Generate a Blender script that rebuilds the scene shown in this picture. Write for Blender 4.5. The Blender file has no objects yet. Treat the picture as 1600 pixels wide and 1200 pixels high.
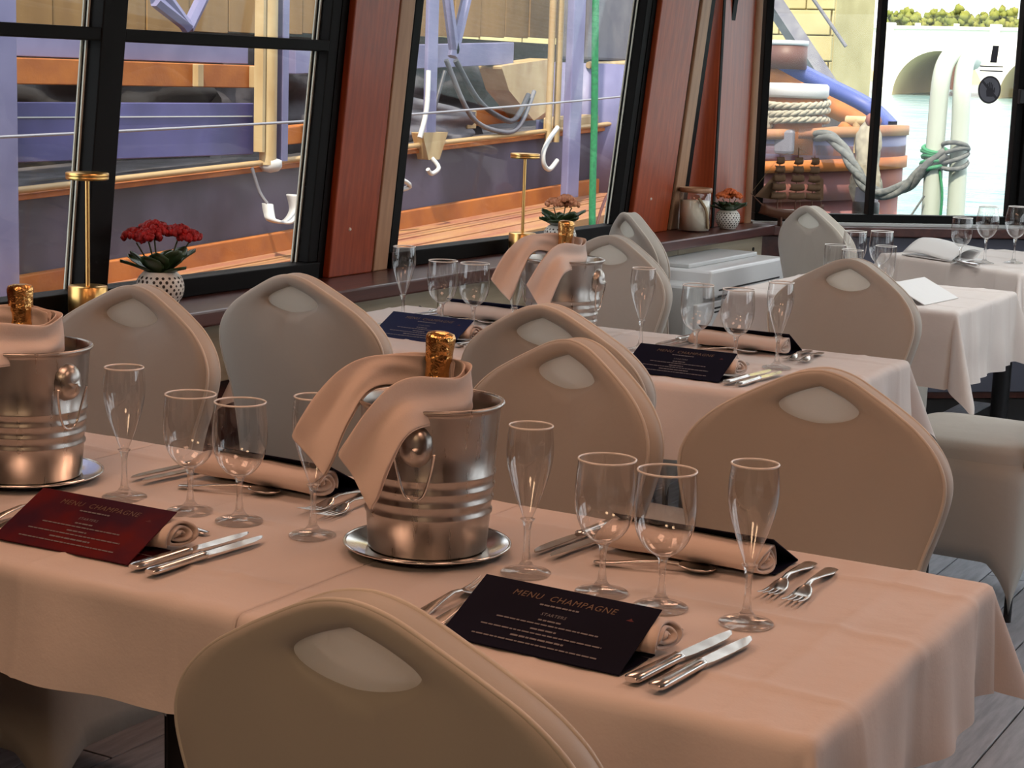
import bpy, math, random
from mathutils import Vector, Matrix, noise
random.seed(7)
SC = bpy.context.scene
COL = SC.collection

# ------------------------------------------------------------------ camera
cam_data = bpy.data.cameras.new('camera')
cam_data.sensor_width = 36.0
cam_data.lens = 63.0
cam_data.clip_start = 0.05
cam_data.clip_end = 600
cam = bpy.data.objects.new('camera', cam_data)
COL.objects.link(cam)
cam.matrix_world = Matrix(((0.86962685, -0.11367485, 0.48044476, 0.0),
                           (0.49250508, 0.13180579, -0.86027088, 0.0),
                           (0.03446576, 0.98473614, 0.17060729, 1.40),
                           (0, 0, 0, 1)))
SC.camera = cam

# ------------------------------------------------------------------ world, sun, added lamps' strengths, exposure
world = bpy.data.worlds.new('world')
SC.world = world
world.use_nodes = True
wn = world.node_tree
wn.nodes.clear()
w_out = wn.nodes.new('ShaderNodeOutputWorld')
w_bg = wn.nodes.new('ShaderNodeBackground')
w_bg.inputs['Color'].default_value = (0.90, 0.95, 1.0, 1)
w_bg.inputs['Strength'].default_value = 2.5
wn.links.new(w_bg.outputs[0], w_out.inputs[0])

sun_data = bpy.data.lights.new('sun', 'SUN')
sun_data.energy = 7.0
sun_data.angle = 0.02
sun_data.color = (1.0, 0.86, 0.66)
sun = bpy.data.objects.new('sun', sun_data)
COL.objects.link(sun)
sun.rotation_euler = Vector((-0.15, 0.55, -0.82)).to_track_quat('-Z', 'Y').to_euler()

LAMP_POWER = 4.5
LAMP_COLOR = (1.0, 0.54, 0.35)
REAR_POWER = 9.5
REAR_COLOR = (1.0, 0.66, 0.38)
LAMPS = [(-1.75, 1.35), (-0.25, 1.35), (-1.75, 3.0), (-0.25, 3.0), (-1.6, -0.7), (-0.1, -0.7)]  # all added, the rear pair to light the front chair's back

vs = SC.view_settings
vs.view_transform = 'Standard'
vs.look = 'None'
vs.gamma = 1.0
vs.exposure = 0.0
vs.use_curve_mapping = False
SC.cycles.caustics_reflective = False
SC.cycles.caustics_refractive = False
SC.cycles.max_bounces = 6
SC.cycles.diffuse_bounces = 3
SC.cycles.glossy_bounces = 3
SC.cycles.use_adaptive_sampling = True
SC.cycles.adaptive_threshold = 0.03
SC.cycles.transparent_max_bounces = 16
SC.cycles.transmission_bounces = 4
SC.cycles.sample_clamp_indirect = 6.0

# ------------------------------------------------------------------ helpers
def sset(o, label=None, cat=None, group=None, kind=None):
    if label: o['label'] = label
    if cat: o['category'] = cat
    if group: o['group'] = group
    if kind: o['kind'] = kind
    return o

def empty(name, loc=(0, 0, 0), rz=0.0, label=None, cat=None, group=None, kind=None):
    o = bpy.data.objects.new(name, None)
    o.empty_display_size = 0.05
    COL.objects.link(o)
    o.location = loc
    o.rotation_euler = (0, 0, rz)
    return sset(o, label, cat, group, kind)

def copy_tree(o, parent=None):
    c = o.copy()
    COL.objects.link(c)
    c.parent = parent
    for ch in list(o.children):
        copy_tree(ch, c)
    return c

def place(proto, used, loc, rz=0.0, label=None, group=None):
    """first call hands out the prototype itself, later calls copies of it"""
    if proto.name not in used:
        used.add(proto.name)
        o = proto
    else:
        o = copy_tree(proto)
    o.location = loc
    o.rotation_euler = (0, 0, rz)
    return sset(o, label, None, group)
USED = set()

def catmull(pts, n, closed=False):
    P = [Vector(p) for p in pts]
    m = len(P)
    out = []
    segs = m if closed else m - 1
    for i in range(segs):
        if closed:
            a, b, c, d = P[(i - 1) % m], P[i], P[(i + 1) % m], P[(i + 2) % m]
        else:
            a, b, c, d = P[max(i - 1, 0)], P[i], P[i + 1], P[min(i + 2, m - 1)]
        for k in range(n):
            t = k / n
            out.append(0.5 * ((2 * b) + (c - a) * t + (2 * a - 5 * b + 4 * c - d) * t * t + (3 * b - a - 3 * c + d) * t ** 3))
    if not closed:
        out.append(P[-1].copy())
    return out

class MB:
    def __init__(self):
        self.v = []; self.f = []; self.s = []
    def add(self, verts, faces, smooth=False):
        o = len(self.v)
        self.v += [tuple(p) for p in verts]
        self.f += [tuple(i + o for i in f) for f in faces]
        self.s += [smooth] * len(faces)
        return self
    def box(self, x0, x1, y0, y1, z0, z1, M=None):
        vs_ = [Vector((x, y, z)) for z in (z0, z1) for y in (y0, y1) for x in (x0, x1)]
        if M: vs_ = [M @ p for p in vs_]
        return self.add(vs_, [(0, 2, 3, 1), (4, 5, 7, 6), (0, 1, 5, 4), (2, 6, 7, 3), (0, 4, 6, 2), (1, 3, 7, 5)])
    def hexa(self, b, t):
        """b, t: four bottom and four top corners in ring order"""
        return self.add(list(b) + list(t), [(3, 2, 1, 0), (4, 5, 6, 7), (0, 1, 5, 4), (1, 2, 6, 5), (2, 3, 7, 6), (3, 0, 4, 7)])
    def tube(self, pts, r, n=8, cap=True, smooth=True):
        P = [Vector(p) for p in pts]
        rs = r if isinstance(r, (list, tuple)) else [r] * len(P)
        V = []; F = []
        up = None
        for i, p in enumerate(P):
            if i == 0: t = P[1] - P[0]
            elif i == len(P) - 1: t = P[-1] - P[-2]
            else: t = P[i + 1] - P[i - 1]
            t.normalize()
            if up is None:
                up = Vector((0, 0, 1)) if abs(t.z) < 0.9 else Vector((1, 0, 0))
            a = t.cross(up).normalized()
            b = a.cross(t).normalized()
            up = b
            for k in range(n):
                w = 2 * math.pi * k / n
                V.append(p + (a * math.cos(w) + b * math.sin(w)) * rs[i])
        for i in range(len(P) - 1):
            for k in range(n):
                k2 = (k + 1) % n
                F.append((i * n + k, i * n + k2, (i + 1) * n + k2, (i + 1) * n + k))
        self.add(V, F, smooth)
        if cap:
            self.add(V[:n], [tuple(range(n))[::-1]])
            self.add(V[-n:], [tuple(range(n))])
        return self
    def lathe(self, prof, n=32, c=(0, 0, 0), smooth=True):
        V = []; F = []
        for (r, z) in prof:
            for k in range(n):
                w = 2 * math.pi * k / n
                V.append((c[0] + r * math.cos(w), c[1] + r * math.sin(w), c[2] + z))
        for i in range(len(prof) - 1):
            for k in range(n):
                k2 = (k + 1) % n
                F.append((i * n + k, i * n + k2, (i + 1) * n + k2, (i + 1) * n + k))
        return self.add(V, F, smooth)
    def grid(self, nu, nv, fn, smooth=True, closeu=False):
        V = [fn(i / (nu if closeu else nu - 1), j / (nv - 1)) for j in range(nv) for i in range(nu)]
        F = []
        for j in range(nv - 1):
            for i in range(nu if closeu else nu - 1):
                i2 = (i + 1) % nu
                F.append((j * nu + i, j * nu + i2, (j + 1) * nu + i2, (j + 1) * nu + i))
        return self.add(V, F, smooth)
    def prism(self, out, axis, a0, a1, M=None, smooth=False):
        """outline in the two other axes, extruded along axis from a0 to a1"""
        def mk(p, a):
            if axis == 'x': q = (a, p[0], p[1])
            elif axis == 'y': q = (p[0], a, p[1])
            else: q = (p[0], p[1], a)
            return M @ Vector(q) if M else q
        n = len(out)
        V = [mk(p, a0) for p in out] + [mk(p, a1) for p in out]
        self.add(V, [(i, (i + 1) % n, n + (i + 1) % n, n + i) for i in range(n)], smooth)
        self.add(V, [tuple(range(n))[::-1], tuple(range(n, 2 * n))])
        return self
    def blob(self, c, r, seg=8, rings=5, jit=0.0, scale=(1, 1, 1)):
        V = []; F = []
        for j in range(rings + 1):
            th = math.pi * j / rings
            for k in range(seg):
                w = 2 * math.pi * k / seg
                d = Vector((math.sin(th) * math.cos(w), math.sin(th) * math.sin(w), math.cos(th)))
                rr = r * (1 + random.uniform(-jit, jit))
                V.append((c[0] + d.x * rr * scale[0], c[1] + d.y * rr * scale[1], c[2] + d.z * rr * scale[2]))
        for j in range(rings):
            for k in range(seg):
                k2 = (k + 1) % seg
                F.append((j * seg + k, (j + 1) * seg + k, (j + 1) * seg + k2, j * seg + k2))
        return self.add(V, F, True)
    def mesh(self, name):
        me = bpy.data.meshes.new(name)
        me.from_pydata(self.v, [], self.f)
        me.polygons.foreach_set('use_smooth', self.s)
        me.update()
        return me
    def build(self, name, mat, parent=None, loc=(0, 0, 0), rz=0.0, bevel=0.0, solid=0.0, subsurf=0, fix=False):
        me = self.mesh(name)
        me.materials.append(mat)
        if fix:
            import bmesh
            bm = bmesh.new(); bm.from_mesh(me)
            bmesh.ops.remove_doubles(bm, verts=bm.verts, dist=1e-5)
            bmesh.ops.recalc_face_normals(bm, faces=bm.faces)
            bm.to_mesh(me); bm.free()
        o = bpy.data.objects.new(name, me)
        COL.objects.link(o)
        o.parent = parent
        o.location = loc
        o.rotation_euler = (0, 0, rz)
        if bevel:
            b = o.modifiers.new('bevel', 'BEVEL'); b.width = bevel; b.segments = 2; b.limit_method = 'ANGLE'
        if subsurf:
            s = o.modifiers.new('sub', 'SUBSURF'); s.levels = subsurf; s.render_levels = subsurf
        if solid:
            s = o.modifiers.new('solid', 'SOLIDIFY'); s.thickness = solid; s.offset = 0
        return o

# ------------------------------------------------------------------ materials
def newmat(name):
    m = bpy.data.materials.new(name)
    m.use_nodes = True
    nt = m.node_tree
    nt.nodes.clear()
    out = nt.nodes.new('ShaderNodeOutputMaterial')
    return m, nt, out

def pbr(name, col, rough=0.5, metal=0.0, col2=None, nscale=8.0, stretch=(1, 1, 1), bump=0.0, bscale=60.0, spec=0.5,
        detail=4.0, lo=0.35, hi=0.65, sheen=0.0, coat=0.0, trans=0.0, rough2=None):
    m, nt, out = newmat(name)
    L = nt.links.new
    p = nt.nodes.new('ShaderNodeBsdfPrincipled')
    p.inputs['Base Color'].default_value = (*col, 1)
    p.inputs['Roughness'].default_value = rough
    p.inputs['Metallic'].default_value = metal
    p.inputs['Specular IOR Level'].default_value = spec
    if sheen: p.inputs['Sheen Weight'].default_value = sheen
    if coat:
        p.inputs['Coat Weight'].default_value = coat
        p.inputs['Coat Roughness'].default_value = 0.12
    tc = nt.nodes.new('ShaderNodeTexCoord')
    if col2 is not None or rough2 is not None:
        mp = nt.nodes.new('ShaderNodeMapping')
        mp.inputs['Scale'].default_value = stretch
        L(tc.outputs['Object'], mp.inputs['Vector'])
        nz = nt.nodes.new('ShaderNodeTexNoise')
        nz.inputs['Scale'].default_value = nscale
        nz.inputs['Detail'].default_value = detail
        L(mp.outputs[0], nz.inputs['Vector'])
        rp = nt.nodes.new('ShaderNodeMapRange')
        rp.inputs['From Min'].default_value = lo
        rp.inputs['From Max'].default_value = hi
        L(nz.outputs['Fac'], rp.inputs['Value'])
        if col2 is not None:
            mx = nt.nodes.new('ShaderNodeMix'); mx.data_type = 'RGBA'
            mx.inputs['A'].default_value = (*col, 1)
            mx.inputs['B'].default_value = (*col2, 1)
            L(rp.outputs[0], mx.inputs['Factor'])
            L(mx.outputs['Result'], p.inputs['Base Color'])
        if rough2 is not None:
            r2 = nt.nodes.new('ShaderNodeMapRange')
            r2.inputs['To Min'].default_value = rough
            r2.inputs['To Max'].default_value = rough2
            L(rp.outputs[0], r2.inputs['Value'])
            L(r2.outputs[0], p.inputs['Roughness'])
    if bump:
        nb = nt.nodes.new('ShaderNodeTexNoise')
        nb.inputs['Scale'].default_value = bscale
        nb.inputs['Detail'].default_value = 3.0
        L(tc.outputs['Object'], nb.inputs['Vector'])
        bp = nt.nodes.new('ShaderNodeBump')
        bp.inputs['Strength'].default_value = bump
        bp.inputs['Distance'].default_value = 0.01
        L(nb.outputs['Fac'], bp.inputs['Height'])
        L(bp.outputs[0], p.inputs['Normal'])
    L(p.outputs[0], out.inputs[0])
    return m

def weave(name, col, rough=0.75, scale=260.0, strength=0.25, sheen=0.0, translucent=0.0):
    """woven fabric: fine and broad noise relief"""
    m, nt, out = newmat(name)
    L = nt.links.new
    p = nt.nodes.new('ShaderNodeBsdfPrincipled')
    p.inputs['Base Color'].default_value = (*col, 1)
    p.inputs['Roughness'].default_value = rough
    p.inputs['Specular IOR Level'].default_value = 0.25
    p.inputs['Sheen Weight'].default_value = sheen
    tc = nt.nodes.new('ShaderNodeTexCoord')
    fz = nt.nodes.new('ShaderNodeTexNoise')
    fz.inputs['Scale'].default_value = scale
    fz.inputs['Detail'].default_value = 1.0
    L(tc.outputs['Object'], fz.inputs['Vector'])
    bp = nt.nodes.new('ShaderNodeBump')
    bp.inputs['Strength'].default_value = strength * 0.6
    bp.inputs['Distance'].default_value = 0.001
    L(fz.outputs['Fac'], bp.inputs['Height'])
    nz = nt.nodes.new('ShaderNodeTexNoise')
    nz.inputs['Scale'].default_value = 26.0
    nz.inputs['Detail'].default_value = 3.0
    L(tc.outputs['Object'], nz.inputs['Vector'])
    b2 = nt.nodes.new('ShaderNodeBump')
    b2.inputs['Strength'].default_value = 0.18
    b2.inputs['Distance'].default_value = 0.006
    L(nz.outputs['Fac'], b2.inputs['Height'])
    L(bp.outputs[0], b2.inputs['Normal'])
    L(b2.outputs[0], p.inputs['Normal'])
    if translucent:
        tr = nt.nodes.new('ShaderNodeBsdfTranslucent')
        tr.inputs['Color'].default_value = (*col, 1)
        mx = nt.nodes.new('ShaderNodeMixShader')
        mx.inputs[0].default_value = translucent
        L(p.outputs[0], mx.inputs[1]); L(tr.outputs[0], mx.inputs[2])
        L(mx.outputs[0], out.inputs[0])
    else:
        L(p.outputs[0], out.inputs[0])
    return m

def thin_glass(name, tint=(1, 1, 1), f0=0.04, f1=0.8, power=4.0, rough=0.02, haze=0.0, hazecol=(0.9, 0.9, 0.9)):
    m, nt, out = newmat(name)
    L = nt.links.new
    tr = nt.nodes.new('ShaderNodeBsdfTransparent'); tr.inputs['Color'].default_value = (*tint, 1)
    gl = nt.nodes.new('ShaderNodeBsdfGlossy'); gl.inputs['Roughness'].default_value = rough
    lw = nt.nodes.new('ShaderNodeLayerWeight'); lw.inputs['Blend'].default_value = 0.5
    pw_ = nt.nodes.new('ShaderNodeMath'); pw_.operation = 'POWER'; pw_.inputs[1].default_value = power
    L(lw.outputs['Facing'], pw_.inputs[0])
    fr = nt.nodes.new('ShaderNodeMapRange')
    fr.inputs['To Min'].default_value = f0; fr.inputs['To Max'].default_value = f1
    L(pw_.outputs[0], fr.inputs['Value'])
    mx = nt.nodes.new('ShaderNodeMixShader')
    L(fr.outputs[0], mx.inputs[0]); L(tr.outputs[0], mx.inputs[1]); L(gl.outputs[0], mx.inputs[2])
    last = mx
    if haze:
        df = nt.nodes.new('ShaderNodeBsdfDiffuse'); df.inputs['Color'].default_value = (*hazecol, 1)
        tl = nt.nodes.new('ShaderNodeBsdfTranslucent'); tl.inputs['Color'].default_value = (*hazecol, 1)
        m2 = nt.nodes.new('ShaderNodeMixShader'); m2.inputs[0].default_value = 0.5
        L(df.outputs[0], m2.inputs[1]); L(tl.outputs[0], m2.inputs[2])
        nz = nt.nodes.new('ShaderNodeTexNoise'); nz.inputs['Scale'].default_value = 5.0; nz.inputs['Detail'].default_value = 6.0
        tc = nt.nodes.new('ShaderNodeTexCoord')
        L(tc.outputs['Object'], nz.inputs['Vector'])
        mr = nt.nodes.new('ShaderNodeMapRange')
        mr.inputs['To Min'].default_value = haze * 0.4; mr.inputs['To Max'].default_value = haze * 1.6
        L(nz.outputs['Fac'], mr.inputs['Value'])
        m3 = nt.nodes.new('ShaderNodeMixShader')
        L(mr.outputs[0], m3.inputs[0]); L(mx.outputs[0], m3.inputs[1]); L(m2.outputs[0], m3.inputs[2])
        last = m3
    L(last.outputs[0], out.inputs[0])
    return m

def glass(name, ior=1.45):
    m, nt, out = newmat(name)
    g = nt.nodes.new('ShaderNodeBsdfGlass'); g.inputs['IOR'].default_value = ior; g.inputs['Roughness'].default_value = 0.0
    tp = nt.nodes.new('ShaderNodeBsdfTransparent')
    mx = nt.nodes.new('ShaderNodeMixShader'); mx.inputs[0].default_value = 0.45
    nt.links.new(tp.outputs[0], mx.inputs[1]); nt.links.new(g.outputs[0], mx.inputs[2])
    nt.links.new(mx.outputs[0], out.inputs[0])
    return m

def emis(name, col, strength):
    m, nt, out = newmat(name)
    e = nt.nodes.new('ShaderNodeEmission')
    e.inputs['Color'].default_value = (*col, 1); e.inputs['Strength'].default_value = strength
    nt.links.new(e.outputs[0], out.inputs[0])
    return m

def sheer(name, col):
    m, nt, out = newmat(name)
    L = nt.links.new
    tl = nt.nodes.new('ShaderNodeBsdfTranslucent'); tl.inputs['Color'].default_value = (*col, 1)
    df = nt.nodes.new('ShaderNodeBsdfDiffuse'); df.inputs['Color'].default_value = (*col, 1)
    tp = nt.nodes.new('ShaderNodeBsdfTransparent')
    a = nt.nodes.new('ShaderNodeMixShader'); a.inputs[0].default_value = 0.45
    b = nt.nodes.new('ShaderNodeMixShader'); b.inputs[0].default_value = 0.15
    L(tl.outputs[0], a.inputs[1]); L(df.outputs[0], a.inputs[2])
    L(a.outputs[0], b.inputs[1]); L(tp.outputs[0], b.inputs[2])
    L(b.outputs[0], out.inputs[0])
    return m

M = {}
M['cover'] = weave('chair_cover_fabric', (0.50, 0.47, 0.42), 0.5, 420, 0.12, 0.1)
M['piping'] = pbr('cover_piping', (0.66, 0.62, 0.55), 0.45)
M['sheer'] = sheer('sheer_stretch_fabric', (0.93, 0.92, 0.86))  # paler than the cover: light through the hand hole put into colour
M['cloth'] = weave('tablecloth_fabric', (0.77, 0.70, 0.665), 0.65, 300, 0.25, 0.15)
M['napkin'] = weave('napkin_fabric', (0.80, 0.68, 0.61), 0.8, 420, 0.25, 0.2)
M['napkin_white'] = weave('white_napkin_fabric', (0.86, 0.86, 0.86), 0.8, 420, 0.2, 0.2)
M['table_wood'] = pbr('table_wood', (0.12, 0.06, 0.035), 0.5, col2=(0.18, 0.09, 0.05), nscale=6, stretch=(1, 12, 1))
M['dark_metal'] = pbr('dark_metal', (0.03, 0.03, 0.032), 0.4, 0.6)
M['bowl'] = thin_glass('thin_glass', (0.985, 0.985, 0.985), 0.10, 0.95, 2.6, 0.03)
M['rim'] = pbr('glass_rim_glint', (0.95, 0.94, 0.92), 0.12, 0.0, spec=1.0)  # opaque white paints the bright glint along the rims
M['stem'] = glass('solid_glass', 1.46)
M['steel'] = pbr('polished_steel', (0.72, 0.70, 0.68), 0.14, 1.0, rough2=0.24, nscale=30)
M['bucket'] = pbr('bucket_steel', (0.50, 0.47, 0.44), 0.27, 1.0, rough2=0.40, nscale=14, stretch=(6, 6, 0.6), bump=0.03, bscale=25)
M['plate'] = pbr('silver_plate', (0.80, 0.79, 0.77), 0.12, 1.0)
M['foil'] = pbr('gold_foil', (0.86, 0.48, 0.17), 0.24, 1.0, bump=0.35, bscale=90)
M['bottle'] = pbr('bottle_glass', (0.012, 0.02, 0.01), 0.08, spec=0.7)
M['brass'] = pbr('brushed_brass', (0.86, 0.52, 0.18), 0.28, 1.0)
M['mahogany'] = pbr('mahogany', (0.40, 0.070, 0.020), 0.38, col2=(0.28, 0.046, 0.014), nscale=5, stretch=(14, 14, 0.7), coat=0.12, bump=0.03, bscale=40)
M['mahogany_dark'] = pbr('mahogany_dark', (0.10, 0.030, 0.022), 0.35, col2=(0.065, 0.02, 0.016), nscale=5, stretch=(10, 1, 10), coat=0.2)
M['tan_wood'] = pbr('tan_strip_wood', (0.48, 0.27, 0.15), 0.45, col2=(0.38, 0.20, 0.11), nscale=4, stretch=(10, 10, 0.6))
M['pale_board'] = pbr('pale_board', (0.58, 0.50, 0.36), 0.5, col2=(0.46, 0.38, 0.26), nscale=4, stretch=(6, 0.7, 9), bump=0.03)
M['black_frame'] = pbr('black_window_frame', (0.005, 0.0045, 0.0045), 0.6, spec=0.15)
M['seal'] = pbr('white_seal', (0.72, 0.70, 0.60), 0.5)
M['pane'] = thin_glass('window_glass', (0.985, 0.99, 0.99), 0.02, 0.6, 5.0, 0.0, haze=0.004)
M['frost'] = sheer('added_hatch_glass', (0.96, 0.98, 1.0))  # for the added roof hatch
M['grey_panel'] = pbr('grey_blue_panel', (0.12, 0.125, 0.17), 0.4)  # wall's bluish window light put into the colour of this stretch
M['ceiling'] = pbr('ceiling_paint', (0.62, 0.50, 0.42), 0.6)
M['floor_gap'] = pbr('floor_gap', (0.02, 0.02, 0.022), 0.8)
M['plank'] = pbr('grey_floor_plank', (0.24, 0.26, 0.30), 0.34, col2=(0.36, 0.38, 0.43), nscale=7, stretch=(9, 1.0, 1), bump=0.04, bscale=30)
M['ceramic'] = pbr('white_ceramic', (0.80, 0.78, 0.72), 0.35)
M['hole'] = pbr('dark_perforation', (0.035, 0.025, 0.02), 0.7)
M['leaf'] = pbr('leaf_green', (0.028, 0.055, 0.022), 0.35, col2=(0.045, 0.085, 0.03), nscale=25)
M['stalk'] = pbr('flower_stalk', (0.06, 0.075, 0.03), 0.5)
M['red_petal'] = pbr('red_petal', (0.50, 0.008, 0.010), 0.6, col2=(0.30, 0.004, 0.006), nscale=60)
M['orange_petal'] = pbr('orange_petal', (0.80, 0.20, 0.05), 0.6, col2=(0.62, 0.12, 0.03), nscale=60)
M['peach_petal'] = pbr('peach_petal', (0.72, 0.32, 0.16), 0.6, col2=(0.55, 0.2, 0.1), nscale=60)
M['wax'] = pbr('candle_wax', (0.80, 0.74, 0.58), 0.5)
M['white_plastic'] = pbr('white_enamel', (0.78, 0.79, 0.80), 0.3)
M['grey_plastic'] = pbr('grey_enamel', (0.62, 0.64, 0.64), 0.35)
M['black'] = pbr('black_slot', (0.006, 0.006, 0.006), 0.6)
M['menu_navy'] = pbr('navy_card', (0.006, 0.006, 0.016), 0.6, col2=(0.010, 0.011, 0.03), nscale=3, spec=0.06)
M['menu_blue'] = pbr('blue_card', (0.018, 0.026, 0.085), 0.6, col2=(0.012, 0.018, 0.06), nscale=3, spec=0.1)
M['menu_red'] = pbr('burgundy_card', (0.13, 0.012, 0.014), 0.6, col2=(0.05, 0.012, 0.028), nscale=9, lo=0.4, hi=0.6, spec=0.1)
M['gold_ink'] = pbr('gold_ink', (0.17, 0.105, 0.065), 0.45)
M['pale_ink'] = pbr('pale_ink', (0.20, 0.19, 0.21), 0.6)
M['red_ink'] = pbr('red_ink', (0.10, 0.010, 0.014), 0.6)
M['ship_wood'] = pbr('ship_wood', (0.13, 0.05, 0.025), 0.45)
M['sail'] = weave('sail_cloth', (0.24, 0.15, 0.09), 0.8, 300, 0.2, 0.0, translucent=0.3)
M['twine'] = pbr('twine', (0.34, 0.25, 0.14), 0.9)
# outside
M['lilac'] = pbr('lilac_paint', (0.19, 0.19, 0.34), 0.5, col2=(0.14, 0.14, 0.27), nscale=5, bump=0.05, bscale=18)
M['blue_paint'] = pbr('blue_paint', (0.085, 0.082, 0.25), 0.5, col2=(0.045, 0.045, 0.15), nscale=3, detail=8, bump=0.05, bscale=14)
M['rail_blue'] = pbr('rail_blue_paint', (0.035, 0.06, 0.24), 0.5, col2=(0.05, 0.08, 0.30), nscale=4)
M['violet_steel'] = pbr('violet_steel', (0.042, 0.036, 0.062), 0.55, col2=(0.10, 0.09, 0.15), nscale=2.4, stretch=(1, 1, 0.6), detail=9, lo=0.42, hi=0.62, bump=0.1, bscale=9)
M['rust'] = pbr('orange_primer', (0.42, 0.14, 0.025), 0.7, col2=(0.30, 0.09, 0.018), nscale=7, bump=0.1)
M['deck'] = pbr('deck_paint', (0.34, 0.18, 0.075), 0.7, col2=(0.26, 0.10, 0.06), nscale=2.2, stretch=(5, 0.8, 1), detail=7, bump=0.1, bscale=12)
M['rub'] = pbr('rubbing_strake', (0.16, 0.10, 0.05), 0.8, col2=(0.10, 0.065, 0.04), nscale=4)
M['board'] = pbr('hatch_board', (0.26, 0.15, 0.05), 0.7, col2=(0.20, 0.11, 0.035), nscale=3, stretch=(3, 3, 0.5), bump=0.05)
M['void'] = pbr('dark_hold', (0.012, 0.012, 0.016), 0.8, col2=(0.03, 0.028, 0.03), nscale=3, detail=8)  # near-black colour carries the shade inside the hold
M['cream_pole'] = pbr('cream_pole', (0.46, 0.36, 0.20), 0.5, col2=(0.34, 0.23, 0.11), nscale=9, stretch=(1, 1, 0.3))
M['pipe'] = pbr('pipe_paint', (0.40, 0.27, 0.13), 0.5)
M['white_rubber'] = pbr('white_hook_paint', (0.50, 0.52, 0.54), 0.4)
M['hose'] = pbr('dark_hose', (0.04, 0.04, 0.055), 0.5)
M['cable'] = pbr('steel_cable', (0.30, 0.30, 0.34), 0.5, 0.5)
M['green_rope'] = pbr('green_rope', (0.03, 0.26, 0.11), 0.7, col2=(0.02, 0.16, 0.075), nscale=60)
M['grey_rope'] = pbr('grey_rope', (0.075, 0.085, 0.09), 0.85, col2=(0.15, 0.16, 0.155), nscale=40)
M['pale_rope'] = pbr('pale_rope', (0.40, 0.37, 0.29), 0.85, col2=(0.27, 0.25, 0.20), nscale=40)
M['tarp'] = pbr('grey_tarp', (0.16, 0.16, 0.18), 0.6, col2=(0.10, 0.10, 0.13), nscale=5, bump=0.2, bscale=8)
M['netting'] = pbr('dark_net', (0.03, 0.028, 0.032), 0.8, col2=(0.09, 0.085, 0.10), nscale=6, detail=8)
M['brick_paint'] = pbr('brick_red_hull', (0.26, 0.075, 0.04), 0.7, col2=(0.20, 0.085, 0.09), nscale=4)
M['stone'] = pbr('quay_stone', (0.50, 0.42, 0.22), 0.9, col2=(0.36, 0.30, 0.14), nscale=1.2, detail=8)
M['stone_white'] = pbr('bridge_stone', (0.93, 0.90, 0.80), 0.9)
M['stone_shade'] = pbr('arch_stone', (0.80, 0.62, 0.34), 0.9, col2=(0.66, 0.50, 0.26), nscale=0.5)  # bridge stone with the vault's shade in its tan; embankment shares it
M['foliage'] = pbr('foliage', (0.13, 0.16, 0.02), 0.8, col2=(0.24, 0.24, 0.04), nscale=1.2)
M['shrub'] = pbr('quay_shrub', (0.18, 0.17, 0.03), 0.8, col2=(0.28, 0.25, 0.05), nscale=2)
M['white_pipe'] = pbr('white_pipe', (0.46, 0.52, 0.46), 0.35)
M['sign_grey'] = pbr('sign_grey', (0.16, 0.16, 0.2), 0.5)
M['sign_dark'] = pbr('sign_dark', (0.035, 0.03, 0.045), 0.5)
M['funnel'] = pbr('funnel_paint', (0.09, 0.03, 0.02), 0.5)
M['roof'] = pbr('roof_paint', (0.7, 0.68, 0.64), 0.6)
def water_mat():
    m, nt, out = newmat('river_water')
    L = nt.links.new
    p = nt.nodes.new('ShaderNodeBsdfPrincipled')
    p.inputs['Roughness'].default_value = 0.18
    p.inputs['IOR'].default_value = 1.33
    p.inputs['Specular IOR Level'].default_value = 0.22
    tc = nt.nodes.new('ShaderNodeTexCoord')
    mp = nt.nodes.new('ShaderNodeMapping'); mp.inputs['Scale'].default_value = (0.5, 1.0, 1)
    L(tc.outputs['Object'], mp.inputs['Vector'])
    nz = nt.nodes.new('ShaderNodeTexNoise'); nz.inputs['Scale'].default_value = 1.6; nz.inputs['Detail'].default_value = 5
    L(mp.outputs[0], nz.inputs['Vector'])
    m2 = nt.nodes.new('ShaderNodeMapping'); m2.inputs['Scale'].default_value = (0.16, 0.9, 1)
    L(tc.outputs['Object'], m2.inputs['Vector'])
    n2 = nt.nodes.new('ShaderNodeTexNoise'); n2.inputs['Scale'].default_value = 0.9; n2.inputs['Detail'].default_value = 6
    L(m2.outputs[0], n2.inputs['Vector'])
    cr = nt.nodes.new('ShaderNodeMapRange'); cr.inputs['From Min'].default_value = 0.42; cr.inputs['From Max'].default_value = 0.6
    L(n2.outputs['Fac'], cr.inputs['Value'])
    mx = nt.nodes.new('ShaderNodeMix'); mx.data_type = 'RGBA'
    mx.inputs['A'].default_value = (0.10, 0.21, 0.22, 1); mx.inputs['B'].default_value = (0.21, 0.29, 0.27, 1)
    L(cr.outputs[0], mx.inputs['Factor']); L(mx.outputs['Result'], p.inputs['Base Color'])
    bp = nt.nodes.new('ShaderNodeBump'); bp.inputs['Strength'].default_value = 0.9; bp.inputs['Distance'].default_value = 0.25
    L(nz.outputs['Fac'], bp.inputs['Height'])
    L(bp.outputs[0], p.inputs['Normal'])
    L(p.outputs[0], out.inputs[0])
    return m
M['water'] = water_mat()

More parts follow.
